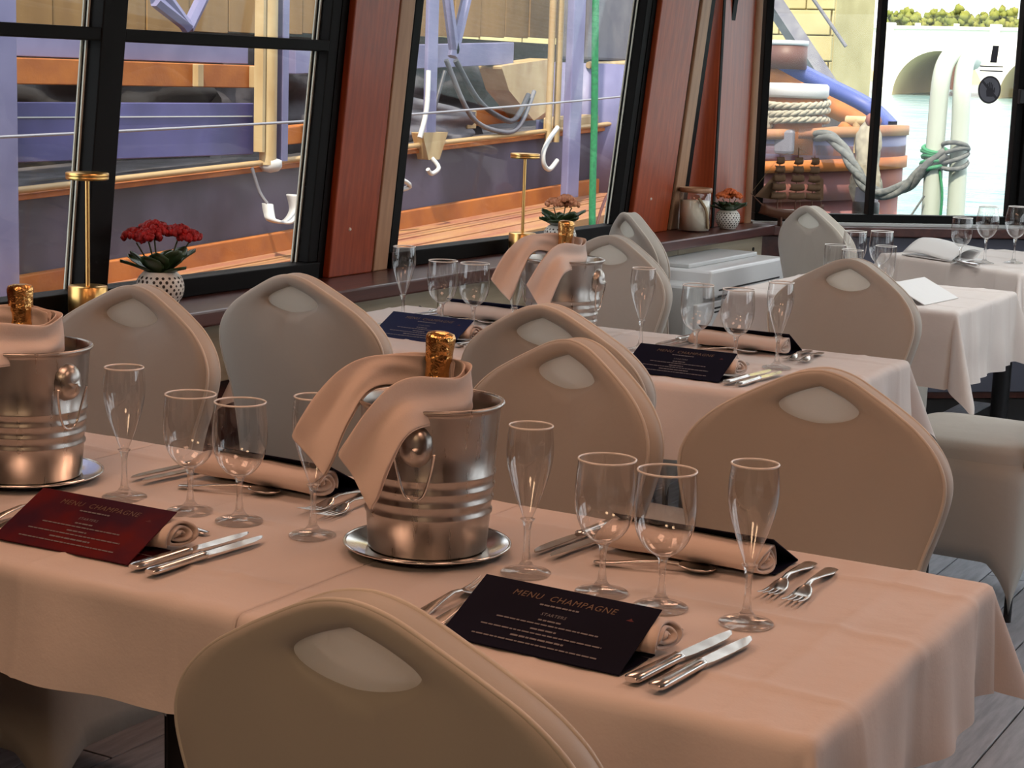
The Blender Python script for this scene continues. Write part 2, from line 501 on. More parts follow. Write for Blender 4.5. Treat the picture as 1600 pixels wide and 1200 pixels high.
# ================================================================== THE SETTING
def struct(o, label=None):
    o['kind'] = 'structure'
    if label: o['label'] = label
    return o
WX, WK = -3.05, 0.10
def wx(z, off=0.0):
    return WX + WK * (z - 0.8) + off
def lean(mb, y0, y1, z0, z1, o0, o1):
    """a block that leans inward with the side wall"""
    b = [(wx(z0, o0), y0, z0), (wx(z0, o1), y0, z0), (wx(z0, o1), y1, z0), (wx(z0, o0), y1, z0)]
    t = [(wx(z1, o0), y0, z1), (wx(z1, o1), y0, z1), (wx(z1, o1), y1, z1), (wx(z1, o0), y1, z1)]
    return mb.hexa(b, t)
SILL, HEAD, CEIL = 0.79, 1.95, 2.08

# floor: dark bed with separate planks running along the cabin
fl = struct(MB().box(-3.1, 2.5, -2.6, 8.6, -0.06, -0.006).build('floor', M['floor_gap']), 'grey wood plank floor between the tables')
pw = 0.125
plank_meshes = []
for k in range(5):
    plank_meshes.append(MB().box(-pw / 2 + 0.002, pw / 2 - 0.002, 0, 1.795, -0.006, 0).build('plank', M['plank'], fl, bevel=0.0015))
free = list(plank_meshes)
nrow = int(5.5 / pw)
cnt = 0
for i in range(nrow):
    x = -3.0 + (i + 0.5) * pw
    off = (i * 0.61) % 1.8
    for j in range(-1, 6):
        y0 = -2.5 + j * 1.8 + off - 0.9
        if y0 < -2.6 or y0 + 1.8 > 8.5 or cnt >= 290: continue
        if x > 1.2 or (y0 + 1.8 < 0.6): continue
        if free: o = free.pop()
        else:
            o = plank_meshes[cnt % 5].copy(); COL.objects.link(o); o.parent = fl
        o.location = (x, y0, 0.0)
        cnt += 1
mb = MB()
for i in range(nrow):
    x = -3.0 + (i + 0.5) * pw
    off = (i * 0.61) % 1.8
    for j in range(-1, 6):
        y0 = -2.5 + j * 1.8 + off - 0.9
        if y0 < -2.6 or y0 + 1.8 > 8.5: continue
        if x > 1.2 or (y0 + 1.8 < 0.6):
            mb.box(x - pw / 2 + 0.002, x + pw / 2 - 0.002, y0, y0 + 1.795, -0.006, 0)
o = mb.build('far_planks', M['plank'], fl); o['kind'] = 'stuff'

# side wall with the seen windows
wl = MB().box(-3.12, -2.92, -2.6, 7.42, 0.0, 0.745)
lean(wl, -2.6, 7.42, HEAD, CEIL + 0.02, -0.09, 0.02)
lean(wl, -2.6, 1.92, 0.745, HEAD, -0.09, 0.0)
wall_left = struct(wl.build('wall_left', M['mahogany_dark']), 'dark wood side wall under the slanted windows')
def board_with_screws(y0, y1):
    b = MB().box(-2.92, -2.898, y0 + 0.002, y1 - 0.002, 0.585, 0.742).build('board', M['pale_board'], wall_left, bevel=0.002)
    for t in (0.12, 0.5, 0.88):
        y = y0 + (y1 - y0) * t
        mbs = MB().tube([(-2.899, y, 0.685), (-2.893, y, 0.685)], 0.008, 8)
        mbs.build('screw', M['black'], b)
y = 2.0
while y < 7.3:
    board_with_screws(y, y + 0.90); y += 0.90
ledge = MB().box(-3.10, -2.83, -2.6, 7.40, 0.748, SILL)
struct(ledge.build('trim_1', M['mahogany_dark'], bevel=0.006), 'dark red wooden window ledge along the side wall')

def pillar(idx, y0, y1, tan0, tan1, label):
    """red panel with a tan strip beside it"""
    p = struct(lean(MB(), y0 - 0.03, tan1 + 0.03 if tan1 else y1 + 0.03, SILL, HEAD + 0.05, -0.08, -0.002).build('trim_%d' % idx, M['black_frame']), label)
    lean(MB(), y0, y1, SILL, HEAD, -0.002, 0.022).build('red_panel', M['mahogany'], p, bevel=0.004)
    if tan1:
        lean(MB(), tan0, tan1, SILL, HEAD, -0.002, 0.014).build('tan_strip', M['tan_wood'], p, bevel=0.004)
    bx = wx(0.93, 0.022)
    MB().blob((bx, (y0 + y1) / 2 - 0.03, 0.93), 0.006, 8, 4).build('screw_cap', M['ceramic'], p)
    return p
pillar(2, 4.298, 4.525, 4.545, 4.622, 'red mahogany window pillar with tan strip, left of the two')
pillar(3, 6.331, 6.675, 6.725, 6.815, 'red mahogany window pillar with tan strip, right of the two')
pillar(4, 1.93, 2.17, 0, 0, 'red mahogany window pillar near the viewer')

def side_window(idx, y0, y1, mull=(), transom=None, label=''):
    fw = 0.045
    fr = MB()
    lean(fr, y0, y1, SILL, SILL + 0.05, -0.06, 0.012)
    lean(fr, y0, y1, HEAD - 0.04, HEAD, -0.06, 0.0)
    lean(fr, y0, y0 + fw, SILL + 0.05, HEAD - 0.04, -0.06, 0.0)
    lean(fr, y1 - fw, y1, SILL + 0.05, HEAD - 0.04, -0.06, 0.0)
    w = struct(fr.build('window_%d' % idx, M['black_frame'], bevel=0.003), label)
    edges = [y0 + fw]
    for m0, m1 in mull:
        lean(MB(), m0, m1, SILL + 0.05, HEAD - 0.04, -0.06, 0.004).build('mullion', M['black_frame'], w, bevel=0.003)
        edges += [m0, m1]
    edges.append(y1 - fw)
    zs = [SILL + 0.05]
    if transom:
        zs += list(transom)
        for i in range(0, len(edges), 2):
            lean(MB(), edges[i], edges[i + 1], transom[0], transom[1], -0.05, 0.002).build('transom', M['black_frame'], w, bevel=0.003)
    zs.append(HEAD - 0.04)
    for i in range(0, len(edges), 2):
        for j in range(0, len(zs), 2):
            lean(MB(), edges[i], edges[i + 1], zs[j], zs[j + 1], -0.034, -0.030).build('pane', M['pane'], w)
            # pale glazing beads just outside the glass
            for oo in (-0.041, -0.056):
                lean(MB(), edges[i + 1] - 0.008, edges[i + 1] - 0.002, zs[j], zs[j + 1], oo, oo + 0.004).build('glazing_bead', M['seal'], w)
    return w
side_window(1, 2.2, 4.262, ((3.285, 3.37),), (1.443, 1.474), 'slanted four-pane window with black frame, nearest on the side wall')
side_window(2, 4.645, 6.29, (), None, 'slanted black-framed window between the two red pillars')
side_window(3, 6.84, 7.12, (), None, 'narrow slanted window beside the corner post')


# corner post
cp = MB().box(-3.12, -2.965, 6.975, 7.40, SILL, HEAD + 0.05)
cpo = struct(cp.build('trim_6', M['mahogany'], bevel=0.006), 'red mahogany corner post behind the potted plant')
MB().tube([(-2.965, 7.36, SILL), (-2.965, 7.36, HEAD)], 0.022, 10).build('moulding', M['tan_wood'], cpo)
MB().box(-2.972, -2.962, 6.978, 7.0, SILL, HEAD).build('edge_strip', M['black_frame'], cpo)

# bow walls: three facets; the left one is seen
def facet(name, p0, p1, wins, lowmats, label, widx):
    P0 = Vector((p0[0], p0[1], 0)); P1 = Vector((p1[0], p1[1], 0))
    e = (P1 - P0).normalized(); n = Vector((e.y, -e.x, 0)); Ln = (P1 - P0).length
    F = Matrix(((e.x, n.x, 0, P0.x), (e.y, n.y, 0, P0.y), (0, 0, 1, 0), (0, 0, 0, 1)))
    w = struct(MB().box(0, Ln, -0.12, 0, 0, 0.745, F).box(0, Ln, -0.12, 0, HEAD, CEIL + 0.02, F).build(name, M['mahogany_dark']), label)
    for (a, b, mt) in lowmats:
        MB().box(a, b, 0.0, 0.012, 0.03, 0.735, F).build('wall_panel', M[mt], w, bevel=0.003)
    MB().box(0, Ln, -0.12, 0.10, 0.745, 0.785, F).build('sill_board', M['mahogany_dark'], w, bevel=0.004)
    MB().box(0, Ln, -0.05, 0.035, 0.785, 0.80, F).build('sill_bead', M['grey_plastic'], w, bevel=0.003)
    for k, (a, b, mm) in enumerate(wins):
        fr = MB().box(a, b, -0.05, 0.0, 0.80, 0.835, F).box(a, b, -0.05, 0, HEAD - 0.03, HEAD, F)
        fr.box(a, a + 0.035, -0.05, 0, 0.835, HEAD - 0.03, F).box(b - 0.035, b, -0.05, 0, 0.835, HEAD - 0.03, F)
        wo = struct(fr.build('window_%d' % (widx + k), M['black_frame'], bevel=0.003), label.replace('wall', 'window') + ', pane group %d' % (k + 1))
        ed = [a + 0.035]
        for m in mm:
            MB().box(m - 0.014, m + 0.014, -0.045, 0.004, 0.835, HEAD - 0.03, F).build('mullion', M['black_frame'], wo, bevel=0.002)
            ed += [m - 0.014, m + 0.014]
        ed.append(b - 0.035)
        for i in range(0, len(ed), 2):
            MB().box(ed[i], ed[i + 1], -0.026, -0.022, 0.835, HEAD - 0.03, F).build('pane', M['pane'], wo)
    return w, F
WB = (-2.955, 7.385)
e_ = Vector((0.742, 0.670, 0)).normalized()
WB1 = (WB[0] + e_.x * 1.62, WB[1] + e_.y * 1.62)
wall_back, FB = facet('wall_back', WB, WB1, [(0.02, 1.27, (0.565,))],
                      [(0.0, 0.36, 'mahogany_dark'), (0.365, 1.6, 'grey_panel')], 'faceted bow wall under the bright river window', 6)
struct(MB().box(1.27, 1.62, -0.08, 0.02, 0.80, HEAD, FB).build('trim_7', M['black_frame'], bevel=0.004), 'dark upright at the right end of the river window')
facet('wall_front', WB1, (0.7, WB1[1]), [(0.1, 2.3, (1.2,))], [], 'centre bow wall out of view to the right', 7)
facet('wall_bow_right', (0.7, WB1[1]), (2.5, 7.0), [(0.1, 1.9, ())], [], 'right bow wall out of view', 8)

# right side wall with wide windows, rear wall, ceiling, roof
wr = MB().box(2.4, 2.5, -2.6, 7.05, 0, 0.78).box(2.4, 2.5, -2.6, 7.05, HEAD, CEIL + 0.02)
wr.box(2.4, 2.5, -2.6, 3.2, 0.78, HEAD)
for y in (4.3, 6.75):
    wr.box(2.4, 2.5, y, y + 0.3, 0.78, HEAD)
wall_right = struct(wr.build('wall_right', M['mahogany_dark']), 'right side wall with wide windows, out of view')
for k, (a, b) in enumerate(((3.2, 4.3), (4.6, 6.75))):
    w = struct(MB().box(2.41, 2.47, a, b, 0.78, 0.82).box(2.41, 2.47, a, b, HEAD - 0.03, HEAD).build('window_%d' % (9 + k), M['black_frame']),
               'right side window out of view, number %d from the rear' % (k + 1))
    MB().box(2.44, 2.444, a, b, 0.82, HEAD - 0.03).build('pane', M['pane'], w)
struct(MB().box(-3.1, 2.5, -2.7, -2.6, 0, CEIL).build('wall_rear', M['mahogany_dark']), 'rear cabin wall behind the viewer')
HX0, HX1, HY0, HY1 = -2.3, 1.4, 4.7, 7.0          # unseen roof hatch added to brighten the bow end
def holed(z0, z1, xl, xr, y0, yb, ym):
    mb = MB()
    mb.box(xl, xr, y0, HY0, z0, z1).box(xl, HX0, HY0, HY1, z0, z1).box(HX1, xr, HY0, HY1, z0, z1)
    mb.prism([(xl, HY1), (xr, HY1), (xr, ym), (0.8, yb), (WB1[0], yb), (xl, 7.45)], 'z', z0, z1)
    return mb
struct(holed(CEIL, CEIL + 0.04, -3.0, 2.5, -2.7, WB1[1] + 0.1, 7.05).build('ceiling', M['ceiling']), 'cabin ceiling above the frame')
struct(holed(CEIL + 0.045, CEIL + 0.12, -3.55, 2.9, -2.9, WB1[1] + 0.5, 7.3).build('trim_8', M['roof']), 'unseen cabin roof, its overhang shaped to block the sun')  # eave width chosen to keep sun out of the side windows
hf = MB().box(HX0, HX1, HY0, HY0 + .05, CEIL + .04, CEIL + .14).box(HX0, HX1, HY1 - .05, HY1, CEIL + .04, CEIL + .14)
hf.box(HX0, HX0 + .05, HY0 + .05, HY1 - .05, CEIL + .04, CEIL + .14).box(HX1 - .05, HX1, HY0 + .05, HY1 - .05, CEIL + .04, CEIL + .14)
hw_ = struct(hf.build('window_20', M['black_frame']), 'unseen roof hatch added to bring daylight to the bow tables')
MB().box(HX0 + .05, HX1 - .05, HY0 + .05, HY1 - .05, CEIL + .10, CEIL + .106).build('pane', M['frost'], hw_)

# unseen warm ceiling panels, added to light the near tables
for k, (x, y) in enumerate(LAMPS):
    lp = empty('added_ceiling_lamp', (x, y, CEIL), 0, 'unseen warm lamp added on the ceiling, %s of the six' % ('middle left', 'middle right', 'far left', 'far right', 'rear left', 'rear right')[k], 'lamp', 'added ceiling lamps')
    fr = MB()
    for a in (-1, 1):
        fr.box(-0.32, 0.32, a * 0.31 - 0.012, a * 0.31 + 0.012, -0.03, 0)
        fr.box(a * 0.31 - 0.012, a * 0.31 + 0.012, -0.298, 0.298, -0.03, 0)
    fr.build('frame', M['brass'], lp)
    MB().box(-0.298, 0.298, -0.298, 0.298, -0.012, -0.004).build('diffuser', emis('added_lamp_diffuser', LAMP_COLOR, 1.5), lp)
    ld = bpy.data.lights.new('added_lamp_light', 'AREA')
    ld.shape = 'SQUARE'; ld.size = 0.56; ld.energy = REAR_POWER if y < 0 else LAMP_POWER; ld.color = REAR_COLOR if y < 0 else LAMP_COLOR
    lo = bpy.data.objects.new('added_lamp_light', ld); COL.objects.link(lo); lo.parent = lp; lo.location = (0, 0, -0.02)

# ================================================================== CHAIRS
def make_chair():
    root = empty('banquet_chair', (0, 0, 0))
    half = [(0, .960), (.022, .9575), (.05, .949), (.09, .929), (.13, .907), (.168, .883), (.200, .853), (.218, .823),
            (.2235, .795), (.220, .765), (.210, .727), (.198, .685), (.189, .63), (.184, .55), (.182, .42)]
    rgt = catmull([(x, 0, z) for x, z in half], 4)
    out = [(p.x, p.z) for p in rgt] + [(0.09, .42), (0, .42), (-0.09, .42)] + [(-p.x, p.z) for p in reversed(rgt[1:])]
    N = len(out)
    cz = 0.902
    def lens(a):
        # pointed lens: wide, low, pointed at the sides
        c, s = math.cos(a), math.sin(a)
        x = 0.066 * c * (abs(c) ** 0.25)
        z = (0.034 if s > 0 else 0.024) * s
        if s > 0: z = 0.030 * (1 - abs(x) / 0.066) * 0.55 + z * 0.5
        return x, z
    inner = []
    for (x, z) in out:
        a = math.atan2((z - cz) * 1.6, x)
        lx, lz = lens(a)
        inner.append((lx, cz + lz))
    def yb(z, x):
        return -(0.96 - z) * 0.13 - 0.35 * (x * x) + 0.01
    rings = [(0.0, 0.015), (0.06, 0.021), (0.4, 0.0245), (0.75, 0.0245), (0.93, 0.022), (0.985, 0.014), (1.0, 0.0)]
    mb = MB()
    for sgn in (-1, 1):
        V = []; Fs = []
        for (t, th) in rings:
            for i in range(N):
                x = inner[i][0] + (out[i][0] - inner[i][0]) * t
                z = inner[i][1] + (out[i][1] - inner[i][1]) * t
                V.append((x, yb(z, x) + sgn * th, z))
        for r in range(len(rings) - 1):
            for i in range(N):
                i2 = (i + 1) % N
                q = (r * N + i, r * N + i2, (r + 1) * N + i2, (r + 1) * N + i)
                Fs.append(q if sgn > 0 else q[::-1])
        mb.add(V, Fs, True)
    # walls of the hand hole
    V = [(x, yb(z, x) - 0.015, z) for x, z in inner] + [(x, yb(z, x) + 0.015, z) for x, z in inner]
    mb.add(V, [(i, (i + 1) % N, N + (i + 1) % N, N + i) for i in range(N)])
    mb.build('backrest', M['cover'], root, fix=True)
    for sgn in (-1, 1):
        V = [(x, yb(z, x) + sgn * 0.0145, z) for x, z in inner]
        o = MB().add(V, [tuple(range(N))]).build('handle_panel', M['sheer'], root)
        o['label'] = 'sheer patch over the hand hole, paled for light showing through'
    for sgn in (-1, 1):
        pts = []
        for i in range(0, N):
            x, z = out[i]
            if z < 0.46: continue
            pts.append((i, x, z))
        R_ = [(x * 0.972, yb(z, x) + sgn * 0.0175, cz + (z - cz) * 0.972) for i, x, z in pts if x >= 0]
        L_ = [(x * 0.972, yb(z, x) + sgn * 0.0175, cz + (z - cz) * 0.972) for i, x, z in pts if x < 0]
        MB().tube(L_ + R_, 0.0032, 6).build('piping', M['piping'], root)
    # seat cushion
    def seat(u, v):
        a = 2 * math.pi * u
        c, s = math.cos(a), math.sin(a)
        e = 0.42
        px = 0.212 * math.copysign(abs(c) ** e, c); py = -0.265 + 0.205 * math.copysign(abs(s) ** e, s)
        return px, py
    prof = [(0.02, .492), (0.5, .490), (0.85, .484), (0.96, .474), (1.0, .455), (1.0, .425)]
    mb = MB(); V = []; n = 48
    for (t, z) in prof:
        for i in range(n):
            x, y = seat(i / n, 0)
            V.append((x * t, -0.265 + (y + 0.265) * t, z))
    Fs = [(r * n + i, (r + 1) * n + i, (r + 1) * n + (i + 1) % n, r * n + (i + 1) % n) for r in range(len(prof) - 1) for i in range(n)]
    mb.add(V, Fs, True)
    mb.add(V[:n], [tuple(range(n))])
    mb.build('seat', M['cover'], root)
    # stretch skirt with an arched hem between the legs
    V = []; rows = 7
    per = []
    for i in range(96):
        x, y = seat(i / 96, 0)
        per.append((x, y))
    for r in range(rows):
        t = r / (rows - 1)
        for i, (x, y) in enumerate(per):
            a = (i / 96 * 4) % 1.0            # 0 at mid-sides, .5 at corners
            k = abs(a - 0.5) * 2              # 1 mid-side, 0 corner
            zb = 0.025 + 0.135 * min(1, k * 1.45) ** 0.6
            z = 0.43 + (zb - 0.43) * t
            pinch = 1 - 0.05 * t * k - 0.01 * t
            V.append((x * pinch, -0.265 + (y + 0.265) * pinch, z))
    Fs = [(r * 96 + i, (r + 1) * 96 + i, (r + 1) * 96 + (i + 1) % 96, r * 96 + (i + 1) % 96) for r in range(rows - 1) for i in range(96)]
    MB().add(V, Fs, True).build('skirt', M['cover'], root, solid=0.003)
    for sx in (-1, 1):
        for sy in (-0.095, -0.435):
            MB().tube([(sx * 0.168, sy, 0.0), (sx * 0.165, sy, 0.43)], 0.011, 8).build('leg', M['dark_metal'], root)
    return root
chair0 = make_chair()
chair0['category'] = 'chair'
CH = 'white covered banquet chairs'
D = math.radians
CHAIRS = [
    ((-0.82, 1.23), 180, 'cream covered chair in the foreground, its back to the viewer'),
    ((-0.925, 2.655), 0, 'cream covered chair behind the forks of the nearest table, widest of the far row'),
    ((-1.375, 2.67), -16, 'cream covered chair right behind the middle steel ice bucket'),
    ((-2.38, 2.72), 0, 'cream covered chair in front of the red-flowered pot'),
    ((-2.28, 3.12), 180, 'cream covered chair with a shadow across its back, under the wide window'),
    ((-1.63, 3.06), 175, 'cream covered chair half hidden behind another, below the far ice bucket'),
    ((-2.23, 4.54), -9, 'cream covered chair right of the far ice bucket'),
    ((-1.49, 4.44), -13, 'cream covered chair behind the far table, beside the white folded card'),
    ((-2.57, 5.38), 138, 'white covered chair rising behind another by the second red pillar'),
    ((-2.27, 6.28), 146, 'white covered chair below the model sailing ship'),
    ((-0.98, 4.86), -92, 'white covered chair seen by its seat at the right edge'),
    ((-0.95, 6.05), 150, 'white covered chair farthest at the right edge, under the draped cloth'),
]
for (x, y), a, lb in CHAIRS:
    place(chair0, USED, (x, y, 0), D(a), lb, CH)

# ================================================================== TABLES AND CLOTHS
TZ = 0.75
def make_table(w, d):
    t = empty('dining_table', (0, 0, 0))
    MB().box(-w / 2 + 0.004, w / 2 - 0.004, -d / 2 + 0.004, d / 2 - 0.004, 0.712, TZ - 0.004).build('table_top', M['table_wood'], t, bevel=0.004)
    MB().box(-.20, .20, -.03, .03, .685, .712).box(-.03, .03, -.20, .20, .684, .711).build('support_cross', M['dark_metal'], t)
    MB().tube([(0, 0, .03), (0, 0, .69)], .035, 14).build('column', M['dark_metal'], t)
    MB().lathe([(.0001, 0), (.16, 0), (.16, .010), (.06, .028), (.04, .04), (.0001, .04)], 28).build('base', M['dark_metal'], t)
    return t
TW, TD = 0.714, 0.68
table0 = make_table(TW, TD)
table0['category'] = 'table'

def make_cloth(name, cx, cy, rz, w, d, ov, free, seed, label, mat='cloth', creases=True):
    """free = (left, right, near, far): sides that hang loose; the others are squeezed against a neighbour"""
    rnd = random.Random(seed)
    hw, hd = w / 2, d / 2
    r = 0.014
    ph = [rnd.uniform(0, 6.28) for _ in range(8)]
    nx = int((w + 2 * ov) / 0.008); ny = int((d + 2 * ov) / 0.008)
    def hang(a):
        q = min(a / r, math.pi / 2)
        return r * math.sin(q), -(r * (1 - math.cos(q))) - max(0, a - r * math.pi / 2)
    cu = [-0.245, 0.012, 0.262]; cv = [-0.225, 0.02, 0.25]
    def fn(i, j):
        u = -hw - ov + i * (w + 2 * ov); v = -hd - ov + j * (d + 2 * ov)
        a = abs(u) - hw; b = abs(v) - hd
        su = 1 if u > 0 else -1; sv = 1 if v > 0 else -1
        fu = free[1] if u > 0 else free[0]
        fv = free[3] if v > 0 else free[2]
        n1 = noise.noise(Vector((u * 9 + seed * 3.1, v * 9, seed)))
        n2 = noise.noise(Vector((u * 26, v * 7 + seed, seed * 1.7)))
        n3 = noise.noise(Vector((u * 40 + seed, v * 40, seed)))
        if a <= 0 and b <= 0:
            z = 0.0006 * n1
            edge = max(0.0, 1 - min(-a, -b) / 0.16)
            z += 0.0046 * edge * n2 * (1 if hw - u < .2 else .5) + 0.0005 * n3
            if creases:
                for c in cu:
                    z += 0.0026 * math.exp(-abs(u - c) / 0.008)
                for c in cv:
                    z += 0.0046 * math.exp(-abs(v - c - 0.004 * math.sin(u * 7 + ph[0])) / 0.007)
            return (u, v, z)
        if a > 0 and b > 0:
            rho = math.hypot(a, b) if (fu and fv) else max(a, b); phi = math.atan2(b, a)
            s2 = math.sin(2 * phi)
            f = 0.06 + 0.36 * s2 * s2
            if not (fu and fv): f = 0.05
            hx, hz = hang(rho)
            R_ = hx + max(0, rho - 0.02) * f
            zz = hz * math.sqrt(max(0.1, 1 - f * f))
            dx = math.cos(phi) * R_ if fu else min(0.0025, math.cos(phi) * R_)
            dy = math.sin(phi) * R_ if fv else min(0.0025, math.sin(phi) * R_)
            return (su * (hw + dx), sv * (hd + dy), zz)
        if a > 0:
            hx, hz = hang(a)
            k = a / ov
            amp = (0.012 * math.sin(v * 21 + ph[1]) + 0.008 * math.sin(v * 43 + ph[2]) + 0.010 * n1) * k
            dx = hx + 0.05 * a + amp + 0.006 * k if fu else min(hx, 0.002)
            if fu and creases:
                for c in cv: dx += 0.003 * math.exp(-abs(v - c) / 0.007)
            return (su * (hw + dx), v, hz)
        hx, hz = hang(b)
        k = b / ov
        amp = (0.010 * math.sin(u * 17 + ph[3]) + 0.006 * math.sin(u * 37 + ph[4]) + 0.009 * n1) * k
        dy = hx + 0.05 * b + amp + 0.006 * k if fv else min(hx, 0.002)
        if fv and creases:
            for c in cu: dy += 0.003 * math.exp(-abs(u - c) / 0.007)
        return (u, sv * (hd + dy), hz)
    o = MB().grid(nx, ny, fn).build(name, M[mat], None, (cx, cy, TZ - 0.0005), rz)
    sset(o, label, 'tablecloth', 'white tablecloths')
    return o
R1Y, R2Y, R3Y = 2.002, 3.868, 5.60
# (cx, cy, rz, free sides, table label, cloth label)
TABLES = [
    (-0.929, R1Y, 0, (0, 1, 1, 1), 'square dining table in front, under the set place with the black menu', 'white cloth with ironed creases on the table at front right', .155),
    (-1.649, R1Y, 0, (0, 0, 1, 1), 'square dining table in front, under the place with the burgundy menu', 'white cloth on the front table with the burgundy menu', .15),
    (-2.369, R1Y, 0, (1, 0, 1, 1), 'square dining table in front at the left edge, under the left ice bucket', 'white cloth on the front table at the left edge', .15),
    (-1.622, R2Y, 0, (0, 1, 1, 1), 'square dining table of the second row, beside the aisle', 'white cloth on the second-row table beside the aisle', .17),
    (-2.342, R2Y, 0, (1, 0, 1, 1), 'square dining table of the second row, next to the window', 'white cloth on the second-row table next to the window', .17),
    (-1.795, R3Y, 0, (1, 1, 1, 1), 'dining table behind the second row, under the white card', 'white cloth on the table with the bright white card', .24),
    (-1.72, 7.04, D(-29), (1, 1, 1, 1), 'farthest dining table in front of the river window', 'white cloth on the farthest table, bluish in window light', .24),
]
for i, (x, y, rz, fr, tl, cl_, ov) in enumerate(TABLES):
    place(table0, USED, (x, y, 0), rz, tl, 'square dining tables')
    make_cloth('tablecloth', x, y, rz, TW, TD, ov, fr, i + 1, cl_)

# ================================================================== GLASSWARE
def make_glass(name, prof_bowl, prof_stem, rim_r):
    g = empty(name)
    n = 36
    MB().lathe(prof_bowl, n).build('bowl', M['bowl'], g)
    pts = [(rim_r * math.cos(2 * math.pi * k / 36), rim_r * math.sin(2 * math.pi * k / 36), prof_bowl[-1][1]) for k in range(37)]
    MB().tube(pts, 0.0015, 6, cap=False).build('rim', M['rim'], g)
    MB().lathe(prof_stem, 24).build('stem', M['stem'], g)
    return g
def smooth_prof(p, n=4):
    return [(max(q.x, 0.0), q.z) for q in catmull([(r, 0, z) for r, z in p], n)]
def stem_prof(foot, h, neck=.0052):
    return [(0.0001, 0.0), (foot, 0.0), (foot + .0006, .0012), (foot - .001, .0026), (foot * .62, .0052), (.011, .010), (.0062, .017), (.0046, .030), (.0042, h * .55), (.0046, h * .8), (.0062, h * .93), (.010, h), (.0001, h + .0005)]
wine0 = make_glass('wine_glass', smooth_prof([(.001, .0665), (.010, .0675), (.0215, .0745), (.0315, .088), (.0375, .106), (.0395, .125), (.0388, .148), (.0365, .1745)]), stem_prof(.0345, .067), .0365)
wine0['category'] = 'glass'
flute0 = make_glass('champagne_flute', smooth_prof([(.001, .0715), (.0055, .074), (.0105, .086), (.0178, .106), (.0250, .128), (.0300, .151), (.0309, .172), (.0284, .1985)]), stem_prof(.0335, .074), .0284)
flute0['category'] = 'glass'
tall0 = make_glass('tall_wine_glass', smooth_prof([(.001, .095), (.012, .097), (.026, .108), (.038, .13), (.043, .155), (.040, .185), (.034, .215)]), stem_prof(.036, .095), .034)
tall0['category'] = 'glass'
tumbler0 = empty('water_goblet'); tumbler0['category'] = 'glass'
MB().lathe(smooth_prof([(.001, .040), (.015, .0405), (.027, .05), (.033, .075), (.0345, .11), (.0335, .145)]), 32).build('bowl', M['bowl'], tumbler0)
MB().tube([(.0335 * math.cos(2 * math.pi * k / 32), .0335 * math.sin(2 * math.pi * k / 32), .145) for k in range(33)], .0011, 6, cap=False).build('rim', M['rim'], tumbler0)
MB().lathe(stem_prof(.031, .040), 24).build('stem', M['stem'], tumbler0)
FL, WI = 'champagne flutes on the laid tables', 'wine glasses on the laid tables'
for (p, x, y, lb) in [
    (flute0, -0.767, 1.978, 'champagne flute at the right end of the nearest glass row'),
    (wine0, -0.881, 1.977, 'wine glass directly left of the rightmost front flute'),
    (wine0, -0.970, 1.990, 'wine glass behind the black menu, second right of the ice bucket'),
    (flute0, -1.093, 2.012, 'champagne flute just right of the middle ice bucket'),
    (flute0, -1.429, 2.000, 'champagne flute partly behind the draped napkin of the middle bucket'),
    (wine0, -1.561, 2.003, 'wine glass in front of the rolled napkin, left of the middle bucket'),
    (wine0, -1.653, 2.005, 'wine glass beside the knives, second right of the left bucket'),
    (flute0, -1.786, 2.013, 'champagne flute next to the left ice bucket'),
    (flute0, -1.463, 3.87, 'champagne flute at the aisle end of the second row'),
    (wine0, -1.562, 3.858, 'second-row wine glass next to the aisle-end flute'),
    (wine0, -1.668, 3.868, 'second-row wine glass above the dark blue menu'),
    (flute0, -1.826, 3.90, 'champagne flute in front of the far chair, right of the far bucket'),
    (flute0, -2.168, 3.88, 'champagne flute hidden behind the far bucket napkin'),
    (wine0, -2.286, 3.88, 'second-row wine glass nearest the far bucket napkin'),
    (wine0, -2.377, 3.875, 'second-row wine glass between the window flute and another glass'),
    (flute0, -2.511, 3.90, 'champagne flute nearest the window in the second row'),
]:
    place(p, USED, (x, y, TZ + .001), random.uniform(0, 6), lb, FL if p is flute0 else WI)
for (p, x, y, lb) in [
    (tumbler0, -1.905, 5.50, 'goblet at the left of the cluster behind the far chair'),
    (tumbler0, -1.805, 5.375, 'goblet at the front of the cluster behind the far chair'),
    (tumbler0, -1.77, 5.60, 'goblet at the right of the cluster behind the far chair'),
    (wine0, -1.915, 5.72, 'wine glass at the back of the goblet cluster'),
    (wine0, -1.85, 5.80, 'wine glass at the back right of the goblet cluster'),
]:
    place(p, USED, (x, y, TZ + .001), 0, lb, 'glasses clustered on the third table')
for (p, x, y, lb) in [
    (wine0, -1.83, 6.70, 'smallest of three glasses against the river window'),
    (tall0, -1.765, 6.81, 'tall wine glass, middle of three against the river window'),
    (tall0, -1.685, 6.93, 'tall wine glass at the right edge against the river'),
]:
    place(p, USED, (x, y, TZ + .001), 0, lb, 'glasses on the farthest table')

